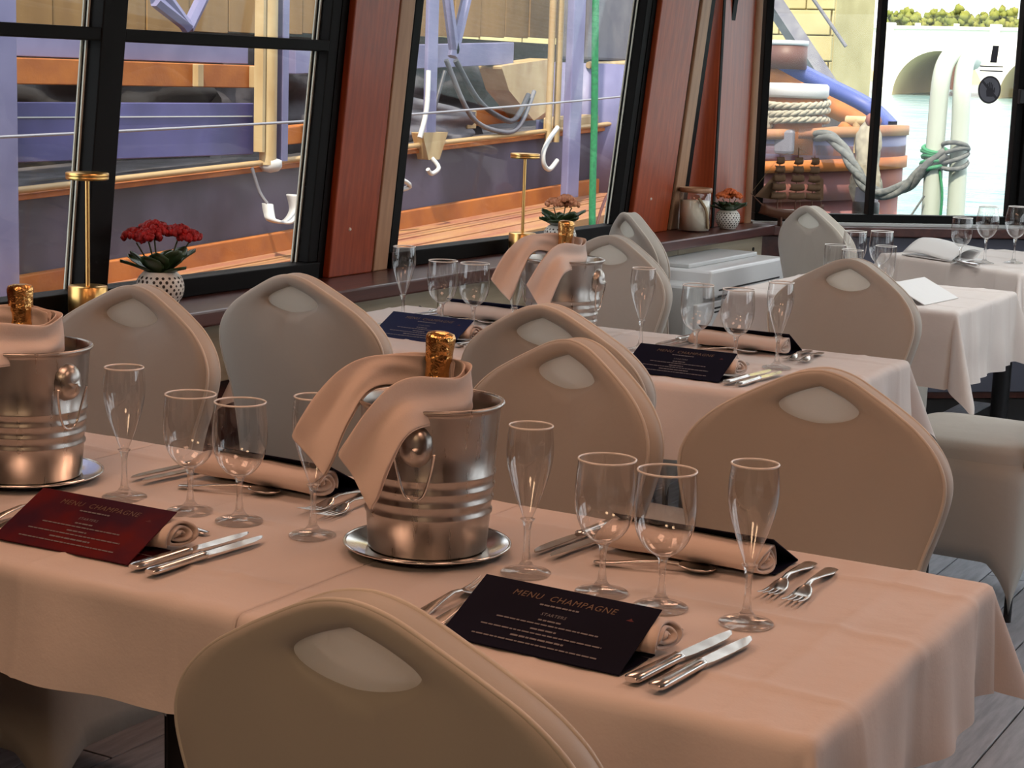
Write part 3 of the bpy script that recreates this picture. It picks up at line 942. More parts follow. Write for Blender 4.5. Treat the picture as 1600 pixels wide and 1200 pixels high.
# ================================================================== CUTLERY
def loft(mb, secs):
    """secs: (y, half width, z centre, half thickness) flat bar along y"""
    V = []; n = 8
    for (y, w, z, t) in secs:
        for k in range(n):
            a = 2 * math.pi * (k + .5) / n
            V.append((w * math.copysign(abs(math.cos(a)) ** .6, math.cos(a)), y, z + t * math.copysign(abs(math.sin(a)) ** .8, math.sin(a))))
    Fs = [(i * n + k, (i + 1) * n + k, (i + 1) * n + (k + 1) % n, i * n + (k + 1) % n) for i in range(len(secs) - 1) for k in range(n)]
    mb.add(V, Fs, True)
    mb.add(V[:n], [tuple(range(n))]); mb.add(V[-n:], [tuple(range(n))[::-1]])
    return mb
def make_knife():
    k = empty('table_knife'); k['category'] = 'knife'
    loft(MB(), [(0, .0075, .0065, .003), (.004, .0098, .0065, .0048), (.02, .0098, .0066, .005), (.06, .0085, .0068, .005), (.095, .0072, .007, .005), (.102, .0085, .007, .0055), (.106, .0065, .007, .004)]).build('handle', M['steel'], k)
    V = []
    prof = [(.104, -.006, .0065), (.12, -.007, .0088), (.16, -.007, .0105), (.195, -.0065, .0098), (.215, -.005, .0055), (.226, -.0035, -.001)]
    mb = MB()
    for (y, x0, x1) in prof:
        V += [(x0, y, .0062), (x1, y, .0068), (x1, y, .0074), (x0, y, .0080)]
    Fs = [(i * 4 + j, (i + 1) * 4 + j, (i + 1) * 4 + (j + 1) % 4, i * 4 + (j + 1) % 4) for i in range(len(prof) - 1) for j in range(4)]
    mb.add(V, Fs, False); mb.add(V[-4:], [(0, 1, 2, 3)])
    mb.build('blade', M['steel'], k)
    return k
def make_fork():
    f = empty('table_fork'); f['category'] = 'fork'
    loft(MB(), [(0, .005, .003, .0013), (.003, .0095, .003, .0016), (.03, .0105, .004, .0016), (.07, .006, .009, .0018), (.105, .0036, .012, .002), (.125, .0042, .0095, .002)]).build('handle', M['steel'], f)
    h = loft(MB(), [(.122, .0042, .010, .0018), (.132, .0105, .0065, .0013), (.145, .0128, .0038, .0011), (.156, .0128, .0034, .001)])
    for i in range(4):
        x = -.0108 + i * .0072
        hh = MB(); loft(hh, [(.154, .0019, .0034, .0010), (.175, .0017, .0046, .0009), (.194, .0013, .0082, .0008), (.199, .0006, .0094, .0006)])
        h.add([(v[0] + x, v[1], v[2]) for v in hh.v], hh.f, True)
    h.build('tines', M['steel'], f)
    return f
def make_spoon():
    s = empty('dessert_spoon'); s['category'] = 'spoon'
    loft(MB(), [(0, .004, .003, .0012), (.003, .0078, .003, .0015), (.025, .0085, .004, .0015), (.06, .005, .0085, .0017), (.095, .0032, .0115, .0018), (.115, .0036, .0105, .0018)]).build('handle', M['steel'], s)
    def fn(u, v):
        y = .113 + .052 * v
        w = .0185 * math.sqrt(max(0, 1 - (2 * v - 1) ** 2)) ** 0.85
        x = (2 * u - 1) * w
        z = .0105 - .0085 * max(0, (1 - (2 * u - 1) ** 2)) * max(0, 1 - (2 * v - 1) ** 2) - .003 * v
        return (x, y, max(z, .0018))
    MB().grid(9, 13, fn).build('spoon_bowl', M['steel'], s, solid=.0014)
    return s
knife0, fork0, spoon0 = make_knife(), make_fork(), make_spoon()

# ================================================================== MENUS AND ROLLED NAPKINS
MW, MY, MZ = 0.237, 0.100, 0.050
ang = math.atan2(MZ, MY)
def text_mesh(body, size, shear=0.18):
    cu = bpy.data.curves.new('txt', 'FONT')
    cu.body = body; cu.size = size; cu.align_x = 'CENTER'; cu.shear = shear; cu.space_character = 1.12
    cu.resolution_u = 2
    o = bpy.data.objects.new('txt', cu)
    COL.objects.link(o)
    dg = bpy.context.evaluated_depsgraph_get()
    me = bpy.data.meshes.new_from_object(o.evaluated_get(dg))
    bpy.data.objects.remove(o); bpy.data.curves.remove(cu)
    return me
title_me = text_mesh('MENU  CHAMPAGNE', .0135)
title_me.materials.clear(); title_me.materials.append(M['gold_ink'])
start_me = text_mesh('STARTERS', .0068)
start_me.materials.clear(); start_me.materials.append(M['pale_ink'])
def line_mesh():
    rnd = random.Random(3)
    mb = MB()
    # rows: (height up the card, width, letter height)
    for (s, w, h) in [(.0790, .052, .0024), (.0545, .030, .0024), (.0475, .135, .0020), (.0385, .034, .0024), (.0315, .160, .0020), (.0225, .070, .0026), (.0140, .165, .0020)]:
        x = -w / 2
        while x < w / 2:
            l = rnd.uniform(.003, .010)
            mb.box(x, min(x + l, w / 2), s, s + h, 0, .0002)
            x += l + .0014
    return mb
LM = line_mesh().mesh('lines'); LM.materials.append(M['pale_ink'])
EM = MB().add([(.086, .083, 0), (.092, .0825, 0), (.0965, .0832, 0), (.0935, .085, 0), (.0915, .0878, 0), (.0895, .085, 0)], [tuple(range(6))]).mesh('emblem'); EM.materials.append(M['red_ink'])
def make_menu(mat):
    m = empty('folded_menu'); m['category'] = 'menu'
    t = .0012
    MB().box(-MW / 2, MW / 2, 0.0, .088, .0004, .0004 + t).build('base_flap', M[mat], m)
    RM = Matrix.Rotation(ang, 4, 'X')
    Ls = math.hypot(MY, MZ)
    fp = MB().box(-MW / 2, MW / 2, 0, Ls, 0, t, Matrix.Translation((0, 0, .001)) @ RM).build('front_panel', M[mat], m)
    for nm, me, s, x in (('title', title_me, .088, 0), ('heading', start_me, .0635, 0), ('text_lines', LM, 0, 0), ('emblem', EM, 0, 0)):
        o = bpy.data.objects.new(nm, me); COL.objects.link(o); o.parent = fp
        if nm == 'text_lines': o['kind'] = 'stuff'
        o.matrix_local = Matrix.Translation((0, 0, .001)) @ RM @ Matrix.Translation((x, s, t + .0004))
    return m
menus = {k: make_menu(k) for k in ('menu_navy', 'menu_blue', 'menu_red')}
def make_rolled_napkin(mat):
    V = []; steps = 90; turns = 2.6
    pr = []
    for i in range(steps):
        t = i / (steps - 1)
        a = math.pi * 1.2 - 2 * math.pi * turns * t
        k = 1 - .30 * turns * t
        k = max(k, .16)
        pr.append((.098 + .039 * k * math.cos(a), .0205 + .0195 * k * math.sin(a)))
    xs = [-.112, -.10, -.06, 0, .05, .09, .118, .128]
    mb = MB()
    def fn(u, v):
        i = min(int(round(u * (steps - 1))), steps - 1)
        x = xs[min(int(round(v * (len(xs) - 1))), len(xs) - 1)]
        y, z = pr[i]
        wob = .0012 * math.sin(x * 60 + i * .2)
        return (x + .004 * math.sin(i * .35), y + wob, max(.0022, z + wob))
    return mb.grid(steps, len(xs), fn).build('rolled_napkin', M[mat], None, solid=.0036)
napk0 = make_rolled_napkin('napkin'); napk0['category'] = 'napkin'

def setting(x, y, rot, menu, where, wob=0.0, skip=()):
    """one place: menu leaning on its rolled napkin, two forks left, two knives right, a spoon above; rot 0 faces the viewer's side"""
    Rm = Matrix.Rotation(rot, 4, 'Z')
    def w(px, py, z=0.0):
        v = Rm @ Vector((px, py, 0)); return (x + v.x, y + v.y, TZ + .0015 + z)
    side = 'near' if abs(rot) < 1 else 'far'
    place(menus[menu], USED, w(0, 0), rot, where['menu'], 'folded menus on the laid tables')
    place(napk0, USED, w(0, 0, .0012), rot, where['napkin'], 'rolled napkins')
    for i, (px, a) in enumerate(((.142, -4.5), (.174, -3.5))):
        place(knife0, USED, w(px, -.018 - .006 * i), rot + D(a + wob), 'table knife, %s of two, %s' % (('inner', 'outer')[i], where['cut']), 'knives at the places')
    for i, (px, a) in enumerate(((-.140, 3), (-.174, 4))):
        place(fork0, USED, w(px, .005 + .012 * i), rot + D(a + wob), 'table fork, %s of two, %s' % (('inner', 'outer')[i], where['cut']), 'forks at the places')
    place(spoon0, USED, w(.105, .182), rot + D(80 if rot < 1 else 108), 'dessert spoon above the napkin, %s' % where['cut'], 'spoons at the places')
setting(-0.926, 1.714, D(-2), 'menu_navy', dict(menu='black navy menu card in front, gold title legible', napkin='rolled napkin under the black menu nearest the viewer', cut='at the near place with the black menu'))
setting(-0.935, 2.288, D(180), 'menu_navy', dict(menu='dark menu card seen from behind on the nearest table, far side', napkin='rolled napkin in front of the dark card behind the nearest glasses', cut='at the far place of the front right table'))
setting(-1.648, 1.728, D(1), 'menu_red', dict(menu='burgundy red menu card at the front left', napkin='rolled napkin under the burgundy menu', cut='at the place with the burgundy menu'))
setting(-1.655, 2.292, D(179), 'menu_navy', dict(menu='dark menu card seen from behind, left of the middle bucket', napkin='rolled napkin left of the middle ice bucket', cut='at the far place left of the middle bucket'))
setting(-1.605, 3.585, D(0), 'menu_navy', dict(menu='dark navy menu card on the second-row table beside the aisle', napkin='rolled napkin under the second-row dark navy menu', cut='at the second-row place beside the aisle'))
setting(-1.630, 4.165, D(181), 'menu_navy', dict(menu='dark menu card seen from behind on the second-row aisle table', napkin='rolled napkin behind the second-row glasses, aisle side', cut='at the far second-row place, aisle side'))
setting(-2.320, 3.640, D(-1), 'menu_blue', dict(menu='blue menu card in the second row near the window', napkin='rolled napkin under the blue menu', cut='at the place with the blue menu'))
setting(-2.360, 4.165, D(180), 'menu_blue', dict(menu='dark menu card seen from behind, in the second row by the window', napkin='rolled napkin behind the second-row glasses, window side', cut='at the far second-row place, window side'))

# far table: open folded napkin, cutlery, and the white card on the third table
def folded_napkin(loc, rz, label):
    n = MB()
    def fn(u, v):
        x = (u - .5) * .26
        y = v * .15
        z = .012 + .055 * math.sin(v * 2.2) * (1 - .25 * u) + .006 * math.sin(u * 5)
        return (x, y, z)
    n.grid(14, 10, fn)
    def fn2(u, v):
        x = (u - .5) * .26
        return (x, .15 - .05 * v + .02, (.012 + .055 * math.sin(2.2) * (1 - .25 * u)) * (1 - v) + .003)
    n.grid(14, 6, fn2)
    def fn3(u, v):
        return ((u - .5) * .27, v * .16, .003 + .004 * v)
    n.grid(14, 6, fn3)
    return sset(n.build('folded_napkin', M['napkin_white'], None, loc, rz, solid=.003), label, 'napkin')
folded_napkin((-1.985, 6.795, TZ + .002), D(-29), 'pale blue-lit napkin tented on the farthest table')
crd = empty('white_card', (-1.545, 5.33, TZ + .002), D(84), 'folded card leaning on the third table, its window glare painted white', 'card')
MB().box(-.02, .25, 0, .13, 0, .002, Matrix.Rotation(D(25), 4, 'X')).build('front_panel', M['napkin_white'], crd)  # white stands in for the glare off the card
MB().box(-.02, .25, 0, .13, 0, .002, Matrix.Translation((0, .118, .0553)) @ Matrix.Rotation(D(-70), 4, 'X') @ Matrix.Scale(.42, 4, (0, 1, 0))).build('back_panel', M['napkin_white'], crd)
for (px, py, a, lb) in ((-1.78, 6.66, 40, 'table knife on the farthest table beside the tented napkin'), (-1.74, 6.63, 46, 'table knife on the farthest table, right of another knife')):
    place(knife0, USED, (px, py, TZ + .002), D(a), lb, 'knives at the places')

# ================================================================== ICE BUCKETS, BOTTLES, PLATES
def make_bucket():
    b = empty('ice_bucket'); b['category'] = 'ice bucket'
    H = .205
    outp = [(.0001, .0), (.078, .0), (.0815, .003)]
    def r_at(z): return .0815 + (.0955 - .0815) * z / H
    zs = [.05, .0535, .0565, .060, .068, .0715, .0745, .078, .086, .0895, .0925, .096, .104, .1075, .1105, .114]
    for i, z in enumerate(zs):
        outp.append((r_at(z) + (.0022 if i % 4 in (1, 2) else 0), z))
    outp += [(r_at(.15), .15), (r_at(.195), .195), (.0955, .2)]
    outp += [(.0985, .2005), (.1005, .2030), (.0995, .2058), (.0962, .2062), (.0935, .2035)]
    outp += [(.0915, .19), (.0845, .1), (.0785, .006), (.0001, .006)]
    MB().lathe(outp, 64).build('vessel', M['bucket'], b)
    for s in (0, 1):
        a = s * math.pi
        Rz = Matrix.Rotation(a, 4, 'Z')
        def T(p): return Rz @ Vector(p)
        mb = MB(); V = []; Fs = []; nu, nv = 14, 9
        for j in range(nv):
            for i in range(nu):
                u = 2 * math.pi * i / nu; q = j / (nv - 1)
                y = .0235 * math.cos(u) * q; z = .158 + .030 * math.sin(u) * q
                x = r_at(z) - .002 + .021 * math.sqrt(max(0, 1 - q * q)) * (1.15 if math.sin(u) < 0 else .9)
                V.append(T((x, y, z)))
        Fs = [(j * nu + i, (j + 1) * nu + i, (j + 1) * nu + (i + 1) % nu, j * nu + (i + 1) % nu) for j in range(nv - 1) for i in range(nu)]
        mb.add(V, Fs, True)
        lug = mb.build('handle_lug', M['bucket'], b)
        ring = [T((r_at(.15) + .012, .0275, .150)), T((r_at(.14) + .010, .026, .141)), T((r_at(.12) + .008, .020, .115)), T((r_at(.1) + .008, .012, .092)), T((r_at(.09) + .008, 0, .086)),
                T((r_at(.1) + .008, -.012, .092)), T((r_at(.12) + .008, -.020, .115)), T((r_at(.14) + .010, -.026, .141)), T((r_at(.15) + .012, -.0275, .150))]
        MB().tube(catmull(ring, 3), .0019, 8).build('wire_ring', M['steel'], lug)
    return b
bucket0 = make_bucket()
def make_plate():
    p = empty('under_plate'); p['category'] = 'plate'
    MB().lathe([(.0001, .001), (.07, .0), (.074, .003), (.086, .006), (.112, .011), (.1145, .0122), (.1145, .0138), (.111, .0135), (.086, .0085), (.074, .0055), (.0001, .0055)], 64).build('dish', M['plate'], p)
    MB().tube([(.1142 * math.cos(2 * math.pi * k / 64), .1142 * math.sin(2 * math.pi * k / 64), .0130) for k in range(65)], .0018, 6, cap=False).build('rim', M['plate'], p)
    return p
plate0 = make_plate()
def make_bottle():
    b = empty('champagne_bottle'); b['category'] = 'bottle'
    MB().lathe([(.0001, .004), (.038, .0), (.0425, .006), (.0425, .15), (.040, .172), (.030, .198), (.021, .222), (.016, .245), (.0145, .29), (.0001, .291)], 32).build('bottle_body', M['bottle'], b)
    V = []; prof = [(.0215, .222), (.0172, .242), (.0158, .262), (.0162, .277), (.0178, .281), (.0178, .287), (.0180, .294), (.0193, .312), (.0196, .318), (.0178, .324), (.010, .327), (.0001, .3275)]
    n = 40
    for i, (r, z) in enumerate(prof):
        for k in range(n):
            a = 2 * math.pi * k / n
            rr = r * (1 + (.035 if .268 < z < .322 else .012) * math.sin(a * 11 + z * 90)) + .0006
            V.append((rr * math.cos(a), rr * math.sin(a), z))
    Fs = [(i * n + k, i * n + (k + 1) % n, (i + 1) * n + (k + 1) % n, (i + 1) * n + k) for i in range(len(prof) - 1) for k in range(n)]
    MB().add(V, Fs, True).build('gold_foil', M['foil'], b)
    return b
bottle0 = make_bottle()

def ribbon(mb, ctr, wid, nu=7, seg=6, layers=1, off=0.004, curl=0.0, crumple=0.004, seed=1):
    C_ = catmull(ctr, seg); W_ = catmull(wid, seg)
    n = len(C_)
    for l in range(layers):
        V = []
        for i in range(n):
            t = C_[min(i + 1, n - 1)] - C_[max(i - 1, 0)]
            nr = t.cross(W_[i])
            if nr.length > 1e-9: nr.normalize()
            for k in range(nu):
                s = 2 * k / (nu - 1) - 1
                f = i / (n - 1)
                p = C_[i] + W_[i] * s * (1 - .06 * l) + nr * (off * l + curl * s * s * f + crumple * noise.noise(Vector((s * 1.6 + seed, f * 5, l * 3.1 + seed))))
                V.append(p)
        Fs = [(i * nu + k, i * nu + k + 1, (i + 1) * nu + k + 1, (i + 1) * nu + k) for i in range(n - 1) for k in range(nu - 1)]
        mb.add(V, Fs, True)
    return mb
def make_bottle_napkin():
    """a napkin folded lengthwise, wrapped behind the bottle neck, both tails over the rim; local x right, -y to the viewer"""
    mb = MB()
    # front tail
    ribbon(mb, [(-.008, .036, .230), (.028, .032, .226), (.046, .005, .222), (.034, -.030, .210), (.002, -.066, .212), (-.030, -.100, .208), (-.055, -.118, .178), (-.078, -.124, .135), (-.088, -.124, .116)],
           [(0, 0, -.028), (0, 0, -.029), (.004, 0, -.030), (.004, -.004, -.030), (.002, -.012, -.030), (.008, -.018, -.032), (.016, -.012, -.034), (.022, -.004, -.037), (.023, -.002, -.037)], 9, 6, 2, .007, .012, .009, 2)
    # left tail, sticking out past the rim
    ribbon(mb, [(.030, .030, .226), (.0, .040, .232), (-.037, .030, .238), (-.085, .0, .234), (-.122, -.020, .198), (-.148, -.030, .150), (-.160, -.034, .126)],
           [(0, 0, -.028), (0, 0, -.028), (-.002, 0, -.024), (.006, -.012, -.020), (.018, -.010, -.024), (.024, -.006, -.026), (.024, -.004, -.026)], 9, 6, 2, .007, .014, .010, 5)
    o = mb.build('bottle_napkin', M['napkin'], None, solid=.0026)
    s = o.modifiers.new('sub', 'SUBSURF'); s.levels = 1; s.render_levels = 1
    o['category'] = 'napkin'
    return o
bnap0 = make_bottle_napkin()
for (x, y, yaw, nyaw, btilt, w, tz) in [
    (-1.258, 2.030, -70, 29, (.045, .04), 'middle', TZ),
    (-1.986, 2.018, -6, 27, (-.05, .03), 'left-edge', TZ),
    (-2.018, 3.850, 2, 38, (.02, .05), 'far second-row', TZ),
]:
    place(plate0, USED, (x, y, tz + .001), 0, 'silver under-plate below the %s ice bucket' % w, 'silver under-plates')
    place(bucket0, USED, (x, y, tz + .0075), D(yaw), 'ribbed steel ice bucket, the %s one' % w, 'steel ice buckets')
    bo = place(bottle0, USED, (x - .018, y + .012, tz + .0185), 0, 'gold-foiled champagne bottle neck in the %s bucket' % w, 'champagne bottles')
    bo.scale = (1, 1, .868)
    bo.rotation_euler = (-btilt[1] * 1.2, btilt[0] * 1.2, 0)
    place(bnap0, USED, (x, y, tz + .0085), D(nyaw), 'dusty pink napkin wrapped round the bottle in the %s bucket' % w, 'napkins on the bottles')

# ================================================================== LEDGE ITEMS
def make_lamp():
    l = empty('table_lamp'); l['category'] = 'lamp'
    MB().lathe([(.0001, 0), (.045, 0), (.0465, .002), (.0465, .074), (.045, .076), (.0001, .076)], 40).build('base', M['brass'], l)
    MB().tube([(0, 0, .075), (0, 0, .330)], .0055, 10).build('stem', M['brass'], l)
    MB().lathe([(.0001, .328), (.046, .328), (.050, .330), (.0505, .334), (.049, .3355), (.0505, .337), (.0505, .344), (.048, .3455), (.0001, .346)], 48).build('lamp_head', M['brass'], l)
    return l
lamp0 = make_lamp()
place(lamp0, USED, (-2.965, 3.215, SILL), 0, 'brass cordless lamp against the black mullion at left', 'brass table lamps')
place(lamp0, USED, (-2.965, 5.345, SILL), 0, 'brass cordless lamp under the middle window, by the peach flowers', 'brass table lamps')

def make_plant(name, petal, loc, sc, heads, seed, label):
    rnd = random.Random(seed)
    p = empty(name, loc, 0, label, 'plant', 'potted kalanchoes on the ledge')
    p.scale = (sc, sc, sc)
    prof = [(.0001, 0), (.034, 0), (.046, .012), (.058, .035), (.061, .055), (.057, .075), (.045, .090), (.040, .094), (.036, .090), (.0001, .080)]
    pot = MB().lathe(smooth_prof(prof, 3), 40).build('pot', M['ceramic'], p)
    # round perforations of the pot
    mb = MB()
    def rr(z):
        for (r0, z0), (r1, z1) in zip(prof, prof[1:]):
            if z0 <= z <= z1 and r0 > .03: return r0 + (r1 - r0) * (z - z0) / (z1 - z0)
        return .05
    for j in range(8):
        z = .012 + j * .0098
        n = 22
        for k in range(n):
            a = 2 * math.pi * (k + .5 * (j % 2)) / n + rnd.uniform(-.03, .03)
            r = rr(z) + .0012
            q = rnd.uniform(.0028, .0044)
            er = Vector((math.cos(a), math.sin(a), 0)); et = Vector((-math.sin(a), math.cos(a), 0))
            dz = (rr(z + .003) - rr(z - .003)) / .006
            ez = (Vector((0, 0, 1)) + er * dz).normalized()
            c = er * r + Vector((0, 0, z))
            mb.add([c + et * q * math.cos(w) + ez * q * 1.15 * math.sin(w) for w in [i * math.pi / 3 for i in range(6)]], [tuple(range(6))])
    o = mb.build('perforations', M['hole'], pot); o['kind'] = 'stuff'
    # broad scalloped leaves
    def leaf(az, ln, wd, tilt, z0):
        def fn(u, v):
            s = (2 * u - 1)
            wv = wd * math.sin(math.pi * min(1, v * .93 + .07)) ** .7 * (1 + .08 * math.sin(v * 24))
            rad = .012 + ln * v * math.cos(tilt * (1 - .2 * v))
            zz = z0 + ln * v * math.sin(tilt * (1.1 - .25 * v)) + .25 * wd * s * s
            x = rad; y = s * wv
            return (x * math.cos(az) - y * math.sin(az), x * math.sin(az) + y * math.cos(az), zz)
        MB().grid(7, 9, fn).build('leaf', M['leaf'], p, solid=.0015)
    for k in range(13):
        leaf(2 * math.pi * k / 13 + rnd.uniform(-.2, .2), rnd.uniform(.07, .10), rnd.uniform(.026, .038), rnd.uniform(.35, .95), .083)
    for k in range(6):
        leaf(2 * math.pi * k / 6 + rnd.uniform(-.3, .3), rnd.uniform(.05, .07), .018, rnd.uniform(.8, 1.2), .085)
    for (hx, hy, hz, hr) in heads:
        MB().tube(catmull([(hx * .25, hy * .25, .085), (hx * .55, hy * .55, .12), (hx, hy, hz - .010)], 3), .0022, 6).build('stalk', M['stalk'], p)
        fb = MB()
        for q in range(85):
            a = rnd.uniform(0, 6.28); t = math.sqrt(rnd.random()) 
            d = Vector((math.cos(a) * t, math.sin(a) * t, math.sqrt(max(0, 1 - t * t)) * .72))
            fb.blob((hx + d.x * hr, hy + d.y * hr, hz + d.z * hr - .004), rnd.uniform(.0065, .0092), 6, 4, .25)
        o = fb.build('flower_head', M[petal], p)
    return p
make_plant('red_kalanchoe', 'red_petal', (-2.955, 3.465, SILL), .98,
           [(-.044, -.040, .176, .036), (-.012, -.010, .194, .038), (-.002, -.042, .182, .030), (.034, .030, .190, .031), (.058, .044, .180, .028)], 4, 'potted plant with deep red flower heads in a perforated white pot')
make_plant('peach_kalanchoe', 'peach_petal', (-2.955, 5.60, SILL), .95,
           [(-.02, -.02, .170, .030), (.015, .01, .182, .032), (.03, .03, .168, .026)], 9, 'potted plant with peach flowers behind the far bottle')
make_plant('orange_kalanchoe', 'orange_petal', (-2.895, 6.985, SILL), .84,
           [(-.025, -.02, .160, .030), (.005, .0, .175, .034), (.03, .02, .160, .030)], 12, 'potted plant with bright orange flowers by the corner post')

# candle jar
cj = empty('candle_jar', (-2.95, 6.76, SILL), 0, 'glass candle jar with wooden rim beside the orange flowers', 'jar')
MB().lathe([(.0001, .001), (.062, .001), (.066, .006), (.066, .150), (.060, .163)], 40).build('glass_body', M['bowl'], cj)
MB().lathe([(.0001, .006), (.060, .006), (.060, .125), (.0001, .128)], 36).build('candle', M['wax'], cj)
MB().lathe([(.059, .160), (.068, .160), (.069, .172), (.066, .178), (.058, .178), (.058, .160)], 40).build('rim_band', M['tan_wood'], cj)
MB().tube(catmull([(.040, -.056, .14), (.062, -.036, .10), (.066, -.02, .06), (.068, -.012, .015)], 3), .006, 6).build('hanging_stick', M['twine'], cj)

# model sailing ship on the bow sill
sh = empty('model_ship', (0, 0, 0), 0, 'wooden model sailing ship with tan sails on the window sill', 'ship model')
sv = FB @ Vector((.150, .085, .785))
sh.location = sv
sh.scale = (1.12, 1.0, 1.12)
sh.rotation_euler = (0, 0, math.atan2(e_.y, e_.x))
def ship_hull(u, v):
    x = -.115 + .25 * v
    w = .026 * (math.sin(math.pi * min(.98, .10 + .86 * v)) ** .5)
    a = math.pi * (u - .5)
    zk = .030 + .012 * (2 * v - 1) ** 2
    return (x + (-.018 if v == 0 else 0) * (1 - abs(math.sin(a))), w * math.sin(a), zk + .034 + .012 * (2 * v - 1) ** 4 - .038 * math.cos(a))
hl = MB().grid(11, 15, ship_hull)
hl.build('hull', M['ship_wood'], sh, solid=.002)
MB().prism([(-.115, -.004), (-.06, -.022), (.07, -.024), (.132, -.012), (.132, .012), (.07, .024), (-.06, .022), (-.115, .004)], 'z', .060, .064).build('ship_deck', M['ship_wood'], sh)
MB().box(.085, .130, -.016, .016, .064, .078).build('stern_cabin', M['ship_wood'], sh)
MB().tube([(-.105, 0, .07), (-.165, 0, .125)], [.003, .0015], 6).build('bowsprit', M['ship_wood'], sh)
for i, (mx_, mh, ns) in enumerate(((-.055, .275, 5), (.02, .305, 5), (.088, .275, 5))):
    ms = MB().tube([(mx_, 0, .05), (mx_, 0, mh)], [.0032, .0014], 6).build('mast', M['ship_wood'], sh)
    for k in range(ns):
        z0 = .100 + k * .034; hwid = (.030 - .0035 * k) * (1.08 if i == 1 else 1)
        MB().tube([(mx_ - hwid, -.004, z0 + .030), (mx_ + hwid, -.004, z0 + .030)], .0014, 5).build('yard', M['ship_wood'], ms)
        def sf(u, v, z0=z0, hwid=hwid, mx_=mx_):
            return (mx_ + (2 * u - 1) * hwid * (1.10 - .14 * v), -.006 - .010 * math.sin(math.pi * v), z0 + .004 * (2 * u - 1) ** 2 + .026 * v + .003)
        MB().grid(6, 5, sf).build('sail', M['sail'], ms, solid=.0006)
for k in range(3):
    o_ = .014 * k
    MB().add([(-.150 + o_ * .9, -.001, .113 - o_ * .1), (-.075 + o_ * .3, -.001, .102), (-.062, -.001, .21 - .02 * k)], [(0, 1, 2)]).build('jib', M['sail'], sh, solid=.0006)
MB().add([(.100, 0, .10), (.135, 0, .105), (.130, 0, .185), (.095, 0, .20)], [(0, 1, 2, 3)]).build('spanker', M['sail'], sh, solid=.0006)
for (a_, b_) in (((-.165, 0, .125), (-.055, 0, .27)), ((-.055, 0, .27), (.02, 0, .30)), ((.02, 0, .30), (.088, 0, .27)), ((.088, 0, .27), (.132, 0, .07)), ((-.055, 0, .27), (-.03, .024, .065)), ((.02, 0, .30), (.05, .024, .065)), ((-.055, 0, .20), (.02, 0, .12)), ((.02, 0, .22), (.088, 0, .12))):
    MB().tube([a_, b_], .0007, 4).build('rigging_line', M['twine'], sh)
for x_ in (-.04, .06):
    MB().box(x_ - .003, x_ + .003, -.02, .02, 0, .035).build('cradle', M['ship_wood'], sh)

# white heater unit under the ledge
hu = empty('heater_unit', (-2.74, 6.42, 0), 0, 'white wall heater with sloped lid under the ledge', 'heater')
MB().box(-.15, .12, -.44, .45, .10, .66).build('body', M['grey_plastic'], hu, bevel=.012)  # greyer than the front: shade of the left side put into colour
MB().box(-.15, .15, -.30, .46, .60, .705).build('lid', M['white_plastic'], hu, bevel=.010)
MB().box(-.13, .05, -.28, .40, .705, .722).build('top_flap', M['grey_plastic'], hu, bevel=.004)
MB().box(.118, .136, -.38, .44, .14, .585).build('front_panel', M['white_plastic'], hu, bevel=.006)
for z in (.624, .60, .555, .54):
    MB().box(.13 if z < .6 else .145, .1375 if z < .6 else .1515, -.22, .40, z, z + .006).build('vent_slot', M['black'], hu)
for y_ in (-.36, .36):
    MB().box(-.10, .08, y_ - .03, y_ + .03, 0, .10).build('foot', M['grey_plastic'], hu)

# warning sticker on the river window
st = empty('window_sticker', (0, 0, 0), 0, 'round hand-warning sticker with two lines on the river window', 'sticker')
def onp(s, z, off=-.021):
    return FB @ Vector((s, off, z))
def disc(s, z, rs, rz_, off, n=32, r0=0.0):
    if r0:
        V = [onp(s + rs * math.cos(2 * math.pi * k / n), z + rz_ * math.sin(2 * math.pi * k / n), off) for k in range(n)] + [onp(s + rs * r0 * math.cos(2 * math.pi * k / n), z + rz_ * r0 * math.sin(2 * math.pi * k / n), off) for k in range(n)]
        return MB().add(V, [(k, (k + 1) % n, n + (k + 1) % n, n + k) for k in range(n)])
    return MB().add([onp(s + rs * math.cos(2 * math.pi * k / n), z + rz_ * math.sin(2 * math.pi * k / n), off) for k in range(n)], [tuple(range(n))])
SX, SZ = 1.105, 1.402
disc(SX, SZ, .052, .058, -.0212).build('disc', M['sign_grey'], st)
disc(SX, SZ, .056, .062, -.0206, r0=.86).build('ring', M['sign_dark'], st)
hand = MB()
hand.add([onp(SX + x, SZ + z, -.0203) for x, z in [(-.012, -.03), (.018, -.03), (.022, -.004), (.016, .008), (-.012, .008), (-.016, -.006)]], [tuple(range(6))])
for (x0, x1, zt) in ((-.013, -.007, .028), (-.005, .001, .034), (.003, .009, .032), (.011, .016, .024), (.021, .027, .010)):
    zb = .0 if x0 < .02 else -.012
    hand.add([onp(SX + a_, SZ + b_, -.0203) for a_, b_ in ((x0, zb), (x1, zb), (x1, zt), (x0, zt))], [(0, 1, 2, 3)])
hand.build('hand_symbol', M['sign_dark'], st)
MB().add([onp(SX + a_, SZ + b_, -.0200) for a_, b_ in ((-.042, .034), (-.034, .042), (.040, -.032), (.032, -.040))], [(0, 1, 2, 3)]).build('slash', M['sign_dark'], st)
for z in (1.502, 1.482):
    MB().add([onp(SX + a_, z + b_, -.0206) for a_, b_ in ((-.055, 0), (.058, 0), (.058, .006), (-.055, .006))], [(0, 1, 2, 3)]).build('line', M['sign_dark'], st)
MB().add([onp(SX + a_, 1.522 + b_, -.0206) for a_, b_ in ((-.008, 0), (.025, 0), (.030, .075), (.0, .075))], [(0, 1, 2, 3)]).build('text_block', M['sign_dark'], st)
